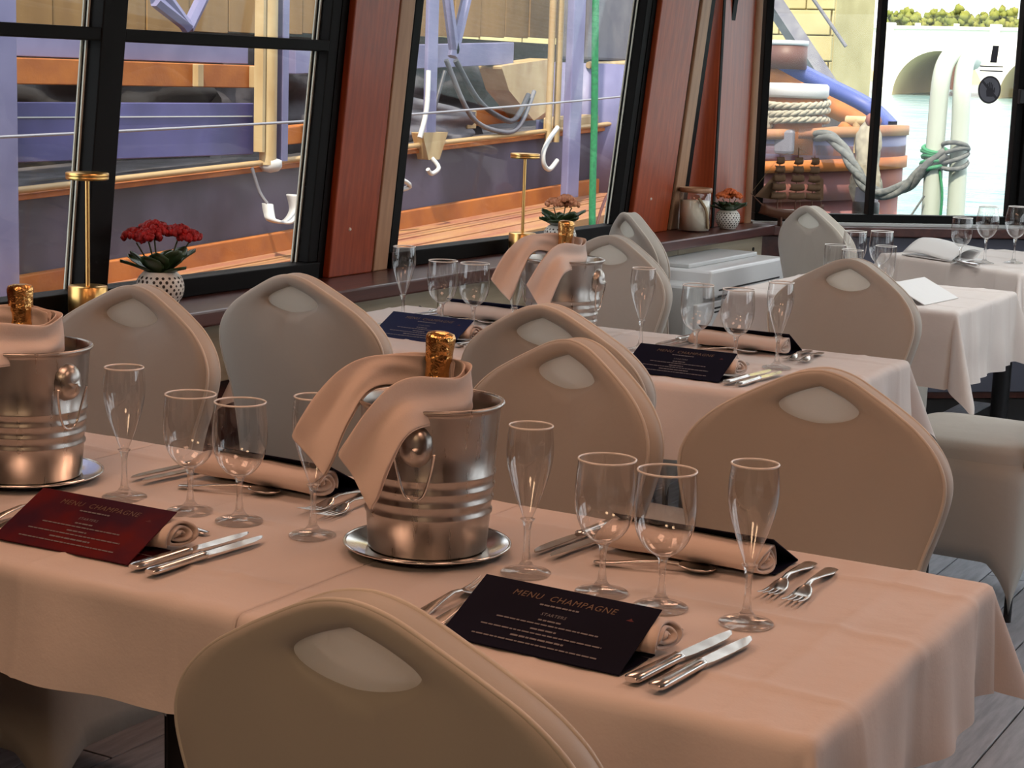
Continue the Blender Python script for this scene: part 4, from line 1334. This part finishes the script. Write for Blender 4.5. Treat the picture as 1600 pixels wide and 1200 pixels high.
lt = empty('window_latch', FB @ Vector((1.285, .02, 1.34)), math.atan2(e_.y, e_.x), 'black window latch on the dark upright', 'latch')
MB().box(-.03, .05, -.015, .02, 0, .075).build('latch_body', M['black_frame'], lt, bevel=.004)
MB().box(-.055, -.02, -.012, .012, .005, .07).build('catch', M['dark_metal'], lt, bevel=.003)

# ================================================================== OUTSIDE: THE MOORED BARGE
def S(y):                       # sheer of the barge: it rises towards the bow
    return 0.043 * (y - 7.0)
def sb(mb, x0, x1, y0, y1, z0, z1, seg=1):
    for k in range(seg):
        a = y0 + (y1 - y0) * k / seg; b = y0 + (y1 - y0) * (k + 1) / seg
        mb.hexa([(x0, a, z0 + S(a)), (x1, a, z0 + S(a)), (x1, b, z0 + S(b)), (x0, b, z0 + S(b))],
                [(x0, a, z1 + S(a)), (x1, a, z1 + S(a)), (x1, b, z1 + S(b)), (x0, b, z1 + S(b))])
    return mb
bg = empty('moored_barge', (-5.2, 7.0, -0.9), 0, 'violet and orange working barge moored outside the side windows', 'barge')
bg_off = Matrix.Translation((5.2, -7.0, 0.9))
def bpart(mb, name, mat, parent=None, **k):
    o = mb.build(name, M[mat], parent or bg, **k)
    if parent is None: o.location = (5.2, -7.0, 0.9)
    return o
Y0, Y1 = 1.5, 13.0
bpart(sb(MB(), -6.6, -4.66, Y0, Y1, -0.9, .40, 1), 'hull', 'violet_steel')
bpart(sb(MB(), -4.68, -4.585, Y0, Y1, .30, .475), 'rubbing_strake', 'rub', bevel=.01)
bpart(sb(MB(), -5.22, -4.60, Y0, Y1, .40, .52), 'side_deck', 'deck')
for (x, w) in ((-4.78, .012), (-4.95, .008), (-5.06, .01)):
    bpart(sb(MB(), x - w, x + w, Y0, Y1, .519, .526), 'deck_seam', 'deck')
bpart(sb(MB(), -5.26, -5.185, Y0, Y1, .515, .612), 'coaming_foot', 'rust', bevel=.006)
bpart(sb(MB(), -5.30, -5.22, Y0, Y1, .60, .93), 'coaming', 'violet_steel')
bpart(sb(MB(), -5.34, -5.17, Y0, Y1, .915, .938), 'coaming_lip', 'rust', bevel=.004)
bpart(MB().tube([(-5.16, Y0, .958 + S(Y0)), (-5.16, Y1, .958 + S(Y1))], .014, 8), 'rail_pipe', 'pipe')
# hold behind
bpart(MB().box(-6.5, -6.3, Y0, Y1, .3, 1.62), 'hold_wall', 'void')
bpart(sb(MB(), -6.3, -5.34, Y0, Y1, .86, .90), 'hold_floor', 'netting')
bpart(MB().box(-5.62, -5.52, Y0, 7.25, 1.285, 1.395), 'inner_beam', 'rust', bevel=.005)
bpart(sb(MB(), -5.60, -5.50, 7.4, Y1, .985, 1.075), 'inner_sill', 'rust', bevel=.005)
for y in (5.0, 6.05, 6.72, 7.15):
    bpart(MB().box(-5.52, -5.485, y - .022, y + .022, 1.287, 1.393), 'beam_bracket', 'cream_pole', bevel=.004)
for y in (7.6, 8.35, 9.15):
    bpart(MB().box(-5.49, -5.44, y - .05, y + .05, .98 + S(y), 1.085 + S(y)), 'sill_bracket', 'cream_pole', bevel=.004)
bpart(MB().box(-5.66, -5.58, Y0, 7.2, 1.40, 1.515), 'upper_stringer', 'lilac', bevel=.004)
bpart(MB().box(-5.24, -5.21, 5.12, 6.77, .985, 1.222), 'blue_panel', 'blue_paint', bevel=.004)
bpart(MB().box(-5.24, -5.21, 3.2, 4.85, .985, 1.222), 'blue_panel', 'blue_paint', bevel=.004)
bpart(MB().box(-5.208, -5.204, 5.14, 6.75, 1.160, 1.165), 'panel_trim', 'white_rubber')
bpart(sb(MB(), -5.46, -5.40, 7.35, 9.55, 1.345, 1.475), 'upper_panel', 'lilac', bevel=.004)
bpart(MB().grid(30, 14, lambda u, v: (-5.75 + .10 * noise.noise(Vector((u * 9, v * 5, 1.3))), 7.2 + 2.6 * u, .93 + .55 * v)), 'cargo_net', 'netting')
bpart(MB().grid(30, 14, lambda u, v: (-5.8 + .08 * noise.noise(Vector((u * 9, v * 5, 4.3))), 4.2 + 3.0 * u, .93 + .36 * v)), 'hold_shade_sheet', 'void')  # near-black sheet painting the dark void behind the panels
bpart(MB().grid(14, 12, lambda u, v: (-5.42 + .06 * noise.noise(Vector((u * 4, v * 4, 2.3))), 7.95 + 1.2 * u, 1.02 + .30 * v * (1 - .5 * u))), 'grey_tarpaulin', 'tarp')
# hatch boards, one by one
bw = .31
nb = int((Y1 - 2.0) / bw)
bmesh_ = None
for k in range(nb):
    y = 2.0 + k * bw
    h = .0 if k % 3 else .006
    o = bpart(MB().box(-5.80 + h, -5.76 + h, y + .004, y + bw - .004, 1.55 + S(y) * .6, 3.0), 'hatch_board', 'board', bevel=.003)
# posts and poles
bpart(MB().box(-5.10, -5.04, 4.78, 5.09, .52 + S(5), 3.0), 'deck_post', 'lilac', bevel=.008)
p1 = bpart(MB().tube([(-5.15, 6.80, .94), (-5.15, 6.80, 3.0)], .042, 10), 'davit_pole', 'cream_pole')
MB().box(-5.17, -5.12, 6.87, 6.915, .955, 3.0).build('side_angle', M['lilac'], p1)
MB().box(-5.18, -5.13, 6.73, 6.75, 1.0, 3.0).build('side_angle', M['cream_pole'], p1)
MB().lathe([(.0001, 0), (.04, .01), (.055, .03), (.055, .06), (.03, .07)], 12, (-5.15, 6.82, .90)).build('pole_shoe', M['white_rubber'], p1)
p2 = bpart(MB().box(-5.165, -5.14, 8.17, 8.27, 1.0, 3.0), 'deck_post', 'lilac', bevel=.006)
MB().prism([(8.10, 1.075), (8.36, 1.075), (8.28, .93), (8.17, .93)], 'x', -5.19, -5.12).build('post_shoe', M['cream_pole'], p2, bevel=.006)
MB().tube(catmull([(-5.13, 8.16, 1.40), (-5.11, 8.12, 1.2), (-5.11, 8.06, 1.05)], 4), .014, 8).build('grab_bar', M['white_rubber'], p2)
MB().tube(catmull([(-5.12, 8.2, .94), (-5.08, 8.21, .89), (-5.08, 8.14, .86), (-5.08, 8.10, .885)], 4), .012, 8).build('hook', M['white_rubber'], p2)
p3 = bpart(MB().tube([(-5.15, 9.56, 1.0), (-5.15, 9.56, 3.0)], .022, 8), 'twin_pole', 'cream_pole')
MB().tube([(-5.15, 9.66, 1.0), (-5.15, 9.66, 3.0)], .022, 8).build('second_pole', M['cream_pole'], p3)
bpart(MB().box(-5.06, -5.01, 9.57, 9.72, .56 + S(9.6), 3.0), 'deck_post', 'lilac', bevel=.008)
bpart(MB().prism([(9.30, 1.44), (9.95, 1.50), (9.95, 1.20), (9.72, 1.12), (9.40, 1.30)], 'x', -5.50, -5.34), 'cream_hood', 'cream_pole', bevel=.02)
# diagonal braces under the boards
for (a, b) in (((-5.3, 6.18, 1.66), (-5.3, 6.40, 1.56)), ((-5.3, 6.10, 1.80), (-5.3, 6.40, 1.55)), ((-5.3, 6.62, 1.85), (-5.3, 6.40, 1.55))):
    bpart(MB().tube([a, b], .03, 6, smooth=False), 'brace', 'lilac')
for (a, b) in (((-5.3, 8.55, 1.98), (-5.3, 8.70, 1.50)), ((-5.3, 8.88, 1.98), (-5.3, 8.68, 1.48))):
    bpart(MB().tube([a, b], .03, 6, smooth=False), 'brace', 'lilac')
# round tank and control box
bpart(MB().lathe([(.0001, .62), (.30, .62), (.30, 1.48), (.0001, 1.49)], 24, (-5.42, 10.52, 0)), 'round_tank', 'lilac')
cb = bpart(MB().box(-5.50, -5.26, 10.25, 10.98, 1.50, 2.35), 'control_box', 'tarp', bevel=.02)
MB().tube(catmull([(-5.25, 10.98, 2.35), (-5.25, 10.98, 1.7), (-5.25, 10.97, 1.52), (-5.25, 10.8, 1.49), (-5.25, 10.25, 1.47)], 4), .022, 8).build('box_edge', M['cream_pole'], cb)
bpart(sb(MB(), -5.32, -5.2, 9.8, 12.5, .94, 1.02), 'bow_ledge', 'cream_pole', bevel=.01)
bpart(MB().box(-5.6, -5.3, 11.3, 12.4, .9, 1.65), 'bow_locker', 'blue_paint', bevel=.02)
# hooks, hoses, cable
bpart(MB().tube(catmull([(-5.15, 6.68, .93), (-5.12, 6.70, .82), (-5.08, 6.71, .765)], 4), .008, 6), 'hook_cord', 'tarp')
hk = catmull([(-5.08, 6.71, .765), (-5.06, 6.695, .725), (-5.03, 6.68, .695), (-4.99, 6.74, .685), (-4.99, 6.80, .735), (-5.0, 6.79, .81)], 6)
V = []
for p in hk:
    V += [p + Vector((-.03, 0, 0)), p + Vector((.03, 0, 0))]
hkb = MB().add(V, [(2 * i, 2 * i + 1, 2 * i + 3, 2 * i + 2) for i in range(len(hk) - 1)], True)
bpart(hkb, 'strap_hook', 'white_rubber', solid=.012)
bpart(MB().tube(catmull([(-4.95, 9.30, 1.10), (-4.95, 9.20, 1.03), (-4.95, 9.14, .96), (-4.95, 9.15, .89), (-4.95, 9.22, .86), (-4.95, 9.31, .91)], 4), .014, 8), 'rail_hook', 'white_rubber')
bpart(MB().tube(catmull([(-5.12, 7.78, .80), (-5.08, 7.83, .84), (-5.08, 7.93, .80), (-5.12, 7.83, .775)], 4), .012, 8), 'shackle', 'white_rubber')
bpart(MB().tube(catmull([(-5.2, 8.55, 1.46), (-5.17, 8.75, 1.25), (-5.15, 8.98, 1.15), (-5.15, 9.15, 1.14), (-5.18, 9.35, 1.28)], 5), .016, 8), 'hose', 'hose')
bpart(MB().tube(catmull([(-5.2, 8.45, 1.46), (-5.17, 8.68, 1.16), (-5.15, 8.98, 1.07), (-5.15, 9.2, 1.10), (-5.18, 9.42, 1.30)], 5), .014, 8), 'hose', 'tarp')
bpart(MB().tube(catmull([(-5.3, 8.6, 1.40), (-5.28, 8.45, 1.15), (-5.25, 8.35, 1.02)], 5), .012, 8), 'hose', 'hose')
bpart(MB().tube(catmull([(-4.9, 3.5, 1.08), (-4.9, 4.85, 1.105), (-4.9, 6.86, 1.155), (-4.9, 8.5, 1.215), (-4.9, 10.15, 1.29), (-4.9, 12, 1.40)], 3), .0065, 6), 'guard_cable', 'cable')
for y in (3.6, 11.6):
    bpart(MB().tube([(-4.9, y, .52 + S(y)), (-4.9, y, 1.42)], .018, 8), 'cable_stanchion', 'lilac')
sset(MB().tube(catmull([(-4.45, 8.72, 2.6), (-4.45, 8.74, 1.8), (-4.45, 8.78, 1.2), (-4.45, 8.81, .60), (-4.44, 8.86, .50)], 6), .020, 8).build('green_rope', M['green_rope']), 'green mooring rope hanging in front of the barge', 'rope')
sset(MB().tube(catmull([(-4.5, 8.95, .56), (-4.55, 9.2, .75), (-4.6, 9.6, .80), (-4.65, 10.1, .70)], 6), .009, 6).build('slack_rope', M['brick_paint']), 'thin reddish cord looping over the barge deck', 'cord')

# ------------------------------------------------------------------ boat ahead, seen through the bow window
bb = empty('moored_boat', (-4.0, 10.6, -0.9), 0, 'bow of a violet and orange boat with rope-wrapped bollard outside the bow window', 'boat')
def b2(mb, name, mat, parent=None, **k):
    o = mb.build(name, M[mat], parent or bb, **k)
    if parent is None: o.location = (4.0, -10.6, 0.9)
    return o
path = [Vector((p.x, p.y)) for p in catmull([(-4.50, 10.02, 0), (-4.2, 10.1, 0), (-3.9, 10.2, 0), (-3.6, 10.42, 0), (-3.40, 10.8, 0), (-3.6, 11.6, 0), (-4.2, 12.6, 0)], 6)]
def hull_band(z0, z1, out, name, mat, x_rise=.10):
    V = []
    for p in path:
        r = x_rise * max(0, (p.x + 4.9)) / 1.4
        q = Vector((p.x + .5, p.y - 11.2, 0))
        n_ = Vector((1, -1, 0)).normalized()
        o0 = Vector((p.x, p.y, 0)) + n_ * out
        o1 = Vector((p.x, p.y, 0)) - n_ * .12
        V += [(o0.x, o0.y, z0 + r), (o0.x, o0.y, z1 + r), (o1.x, o1.y, z1 + r), (o1.x, o1.y, z0 + r)]
    n = len(path)
    Fs = [(i * 4 + j, (i + 1) * 4 + j, (i + 1) * 4 + (j + 1) % 4, i * 4 + (j + 1) % 4) for i in range(n - 1) for j in range(4)]
    mb = MB().add(V, Fs, True)
    mb.add(V[:4], [(0, 1, 2, 3)]); mb.add(V[-4:], [(3, 2, 1, 0)])
    return b2(mb, name, mat)
hull_band(-.9, .62, -.06, 'lower_hull', 'brick_paint')
hull_band(.62, .80, -.02, 'hull_band', 'brick_paint')
hull_band(.80, .87, .03, 'orange_strake', 'rust')
hull_band(.87, 1.00, .0, 'violet_band', 'lilac')
hull_band(1.00, 1.06, .03, 'gunwale', 'deck')
b2(MB().prism([(p.x, p.y) for p in path] + [(-4.5, 12.6)], 'z', .98, 1.04), 'foredeck', 'rust')
# far bulwark rising to the left
V = []
fb_ = [Vector(p) for p in catmull([(-6.9, 14.3, 2.00), (-6.1, 14.75, 1.74), (-5.54, 15.0, 1.46), (-5.1, 15.2, 1.24), (-4.8, 15.0, 1.06)], 5)]
def bul(z0, z1, th, name, mat):
    V = []
    for p in fb_:
        V += [(p.x, p.y, p.z + z0), (p.x, p.y, p.z + z1), (p.x + .03, p.y + th, p.z + z1), (p.x + .03, p.y + th, p.z + z0)]
    n = len(fb_)
    b2(MB().add(V, [(i * 4 + j, (i + 1) * 4 + j, (i + 1) * 4 + (j + 1) % 4, i * 4 + (j + 1) % 4) for i in range(n - 1) for j in range(4)], True), name, mat)
bul(-.07, .05, .16, 'blue_rail', 'rail_blue')
bul(-.25, -.07, .14, 'orange_bulwark', 'rust')
bul(-1.9, -.25, .08, 'dark_bulwark', 'void')
fn_ = b2(MB().lathe([(.0001, 1.52), (.18, 1.52), (.18, 1.72), (.0001, 1.73)], 20, (-5.74, 14.97, 0)), 'deck_funnel', 'funnel')
MB().lathe([(.0001, 1.725), (.185, 1.725), (.185, 1.765), (.0001, 1.77)], 20, (-5.74, 14.97, 0)).build('funnel_cap', M['white_rubber'], fn_)
# rope-wrapped bollard
bx_, by_ = -3.90, 10.36
bd = b2(MB().lathe([(.0001, .98), (.17, .98), (.17, 1.32), (.0001, 1.325)], 28, (bx_, by_, 0)), 'bollard', 'rust')
MB().lathe([(.0001, 1.315), (.185, 1.315), (.20, 1.33), (.20, 1.385), (.185, 1.40), (.0001, 1.402)], 28, (bx_, by_, 0)).build('bollard_cap', M['white_rubber'], bd)
MB().box(bx_ - .06, bx_ + .07, by_ - .185, by_ - .12, .98, 1.13).build('bollard_plate', M['sign_grey'], bd, bevel=.02)
for k, z in enumerate((1.285, 1.23, 1.175)):
    def coil(t, dr=0.0, z=z, k=k): return (bx_ + (.195) * math.cos(t), by_ + .195 * math.sin(t), z + .018 * math.sin(t + k))
    for s in range(3):
        pts = []
        for i in range(61):
            t = 2 * math.pi * i / 60
            a = t * 9 + s * 2 * math.pi / 3
            c = Vector(coil(t)); er = Vector((math.cos(t), math.sin(t), 0))
            pts.append(c + er * .011 * math.cos(a) + Vector((0, 0, .011 * math.sin(a))))
        MB().tube(pts, .0125, 6, cap=False).build('rope_strand', M['pale_rope'], bd)
MB().blob((bx_ - .16, by_ - .17, 1.17), .09, 10, 7, .2, (1, .7, 1.3)).build('rope_knot', M['pale_rope'], bd)
MB().blob((-3.62, 10.5, 1.13), .055, 10, 6, .1).build('orange_float', M['rust'], bd)
bt = MB().tube([(-3.55, 10.5, 1.0), (-3.55, 10.5, 1.2)], .03, 8).tube([(-3.62, 10.5, 1.19), (-3.48, 10.5, 1.19)], .03, 8)
b2(bt, 'yellow_cleat', 'cream_pole')
def laid_rope(name, ctr, r, mat, label, seg=8, tw=5.0):
    """three twisted strands along a path"""
    P = catmull(ctr, seg)
    root = empty(name, ctr[0], 0, label, 'rope')
    L_ = 0.0; acc = [0.0]
    for a, b in zip(P, P[1:]):
        L_ += (b - a).length; acc.append(L_)
    for s in range(3):
        pts = []
        for i, p in enumerate(P):
            t = (P[min(i + 1, len(P) - 1)] - P[max(i - 1, 0)]).normalized()
            a_ = t.cross(Vector((.3, .2, 1))).normalized(); b_ = a_.cross(t)
            w = acc[i] / r / tw * 2 + s * 2 * math.pi / 3
            pts.append(p + (a_ * math.cos(w) + b_ * math.sin(w)) * r * .5 - Vector(ctr[0]))
        MB().tube(pts, r * .62, 7).build('strand', M[mat], root)
    return root
laid_rope('mooring_rope', [(-3.74, 10.30, 1.10), (-3.60, 10.20, 1.09), (-3.48, 10.10, 1.02), (-3.38, 10.02, .92), (-3.28, 9.98, .82), (-3.18, 9.99, .80), (-3.06, 10.03, .86), (-2.95, 10.03, .985), (-2.87, 10.05, 1.04)], .034, 'grey_rope', 'thick grey mooring rope sagging from the boat to the white pipes', 10)
fd = empty('rope_fender', (-3.38, 10.22, .70), 0, 'frayed grey rope fender hanging over the neighbouring bow', 'fender')
MB().grid(20, 14, lambda u, v: ((.085 + .02 * math.sin(v * 9)) * (math.sin(math.pi * min(1, .12 + v * .86)) ** .5) * math.cos(2 * math.pi * u) * (1 + .12 * math.sin(u * 50 + v * 20)),
                                (.075) * (math.sin(math.pi * min(1, .12 + v * .86)) ** .5) * math.sin(2 * math.pi * u) * (1 + .12 * math.sin(u * 50 + v * 20)), .50 * v)).build('woven_body', M['pale_rope'], fd)
MB().blob((0.02, 0, .50), .05, 10, 6, .1).build('fender_cap', M['brick_paint'], fd)

# white bent pipes standing on the foredeck, with green lashing
wp = empty('bent_pipe_rail', (-2.89, 10.09, -.3), 0, 'white bent pipe rail with green rope lashing outside the bow window', 'rail')
def wpp(mb, name, mat): 
    o = mb.build(name, M[mat], wp); o.location = (2.89, -10.09, .3); return o
wpp(MB().tube(catmull([(-2.945, 10.08, -.3), (-2.94, 10.08, .6), (-2.942, 10.08, 1.2), (-2.935, 10.10, 1.50), (-2.915, 10.25, 1.60), (-2.90, 10.5, 1.56)], 6), .052, 14), 'left_pipe', 'white_pipe')
wpp(MB().tube(catmull([(-2.80, 10.115, -.3), (-2.805, 10.115, .6), (-2.815, 10.11, 1.15), (-2.825, 10.12, 1.42), (-2.85, 10.25, 1.56), (-2.88, 10.5, 1.56)], 6), .050, 14), 'right_pipe', 'white_pipe')
for k in range(5):
    z = .955 + k * .026
    wpp(MB().tube([(-2.943 + (.064 + .006 * (k % 2)) * math.cos(2 * math.pi * i / 20), 10.08 + .066 * math.sin(2 * math.pi * i / 20), z + .018 * math.cos(2 * math.pi * i / 20 + k)) for i in range(21)], .013, 6, cap=False), 'green_lashing', 'green_rope')
for k in range(4):
    z = .985 + k * .03
    wpp(MB().tube([(-2.835 + .075 * math.cos(2 * math.pi * i / 20), 10.10 + .07 * math.sin(2 * math.pi * i / 20), z + .03 * math.sin(2 * math.pi * i / 20 + k)) for i in range(21)], .013, 6, cap=False), 'grey_lashing', 'grey_rope')
wpp(MB().tube(catmull([(-2.90, 10.05, .95), (-2.87, 10.04, .8), (-2.88, 10.05, .55), (-2.90, 10.06, .2)], 4), .008, 6), 'loose_end', 'green_rope')
wpp(MB().tube([(-2.96, 10.0, .80), (-3.14, 9.9, .45)], .006, 6), 'thin_line', 'grey_rope')
# timber pile beside them
pl = empty('timber_pile', (-3.33, 10.1, -1.2), 0, 'weathered timber pile rising from the water beside the rope', 'pile')
MB().lathe([(.0001, 0), (.075, 0), (.07, 1.9), (.065, 2.02), (.0001, 2.03)], 14).build('trunk', M['tarp'], pl)
MB().lathe([(.072, 1.86), (.078, 1.87), (.078, 1.93), (.072, 1.94)], 14).build('iron_band', M['dark_metal'], pl)

# ------------------------------------------------------------------ river, quay, bridge, trees
WS = 0.0244
wt = MB().grid(40, 60, lambda u, v: (-70 + 130 * u, -10 + 130 * v, -.9 + (-10 + 130 * v - 8) * WS + .015 * math.sin(u * 300 + v * 90)))
struct(wt.build('water', M['water']), 'pale glittering river water')
def on_water(y): return -.9 + (y - 8) * WS
q = struct(MB().box(-60, -10.3, 29, 31, -2, 9).build('quay_wall', M['stone']), 'sunlit yellow stone quay wall')
for r in range(9):
    z = .1 + r * .42
    for c in range(9):
        x = -18 + c * .9 + (.45 if r % 2 else 0)
        MB().box(x + .012, min(x + .888, -10.31), 28.9 + .01 * ((r * 7 + c * 3) % 4), 29.0, z + .01, z + .41).build('stone_block', M['stone'], q, bevel=.015)
MB().box(-14, -10.3, 28.7, 29, 3.95, 4.2).build('coping', M['stone_white'], q)
ra = empty('shadow_beam', (-10.6, 27.5, 2), 0, 'grey sloping gangway standing in for the diagonal shadow on the quay', 'shadow_beam')  # solid beam shaped like the diagonal shadow on the wall
MB().tube([(-1.2, 0, 1.9), (.75, .1, -.62)], .16, 4, smooth=False).build('beam', M['tarp'], ra)
MB().tube([(-1.0, 0, 2.5), (1.0, .1, .0)], .03, 6).build('shadow_bar', M['tarp'], ra)
for k in range(14):
    MB().blob((-11.6 + .10 * k, 28.6 - .03 * (k % 3), .9 + .25 * math.sin(k * 1.7)), .26, 8, 6, .25) if False else None
sh_ = empty('quay_shrubs', (-11.0, 28.2, .6), 0, 'olive shrub growing at the foot of the quay wall', 'shrub')
mbs = MB()
for k in range(26):
    mbs.blob((random.uniform(-1.2, .75), random.uniform(-.2, .2), random.uniform(0, .75)), random.uniform(.12, .26), 7, 5, .3)
mbs.build('foliage', M['shrub'], sh_)
# bridge with one arch in view
br = empty('stone_bridge', (-25.5, 87, 1), 0.0, 'pale stone arch bridge across the river', 'bridge')
# local x along the bridge, y depth, z up from the water
n = 24
arc = [(2.25 * math.cos(math.pi * (1 - k / n)), 2.2 * math.sin(math.pi * (1 - k / n))) for k in range(n + 1)]
def bridge_face():
    mb = MB()
    top = 3.25
    for (cx) in (-5.2, 0, 5.2, 10.4):
        for k in range(n):
            (x0, z0), (x1, z1) = arc[k], arc[k + 1]
            for y in (0, 8.0):
                mb.add([(cx + x0, y, z0), (cx + x1, y, z1), (cx + x1, y, top), (cx + x0, y, top)], [(0, 1, 2, 3)])
        for y in (0, 8.0):
            mb.add([(cx + 2.25, y, -3), (cx + 2.95, y, -3), (cx + 2.95, y, top), (cx + 2.25, y, top)], [(0, 1, 2, 3)])
    mb.box(-7.6, 13.4, 0.0, 8.0, top, top + .02)
    return mb
bridge_face().build('spandrel_wall', M['stone_white'], br)
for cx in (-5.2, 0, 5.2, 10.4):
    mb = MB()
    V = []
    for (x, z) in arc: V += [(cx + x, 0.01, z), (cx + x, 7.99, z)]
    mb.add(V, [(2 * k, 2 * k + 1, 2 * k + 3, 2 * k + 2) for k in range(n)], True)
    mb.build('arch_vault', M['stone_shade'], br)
    MB().box(cx + 2.25, cx + 2.95, -.25, 8.2, -3, .35).build('pier_base', M['stone_white'], br, bevel=.1)
    MB().box(cx + 2.35, cx + 2.85, -.12, .3, .3, 3.5).build('pier_shaft', M['stone_white'], br, bevel=.04)
MB().box(-7.6, 13.4, -.15, .1, 3.22, 3.36).build('cornice', M['stone_white'], br)
MB().box(-7.6, 13.4, 7.8, 8.05, 3.22, 3.6).build('rear_parapet', M['stone_white'], br)
for k in range(11):
    lamp_x = -7 + k * 1.9
    MB().box(lamp_x, lamp_x + .22, -.1, .1, 3.3, 3.5).build('parapet_post', M['stone_white'], br)
for k in range(8):
    x = -6.4 + 1.45 * k + random.uniform(-.3, .3)
    v = br.matrix_basis
    P = Matrix.Translation(br.location) @ Matrix.Rotation(br.rotation_euler.z, 4, 'Z') @ Vector((x, 14 + 3.0 * (k % 2), -1.0))
    tr = empty('tree', P, random.uniform(0, 6), 'yellow-green tree above the bridge, %s from the left' % ('first', 'second', 'third', 'fourth', 'fifth', 'sixth', 'seventh', 'eighth')[k], 'tree', 'trees behind the bridge')
    MB().tube([(0, 0, -1.5), (0, 0, 3.8)], [.18, .1], 7).build('trunk', M['ship_wood'], tr)
    mb = MB()
    for q_ in range(130):
        d = Vector((random.gauss(0, 1), random.gauss(0, 1), random.gauss(0, .8)))
        d = d.normalized() * random.random() ** .4
        mb.blob((d.x * 1.15, d.y * 1.1, 4.85 + d.z * 1.0), random.uniform(.14, .30), 6, 4, .4)
    mb.build('crown', M['foliage'], tr)

struct(MB().box(-60, 20, 118, 120, -2, 3.2).build('quay_far', M['stone_shade']), 'far stone embankment behind the bridge')
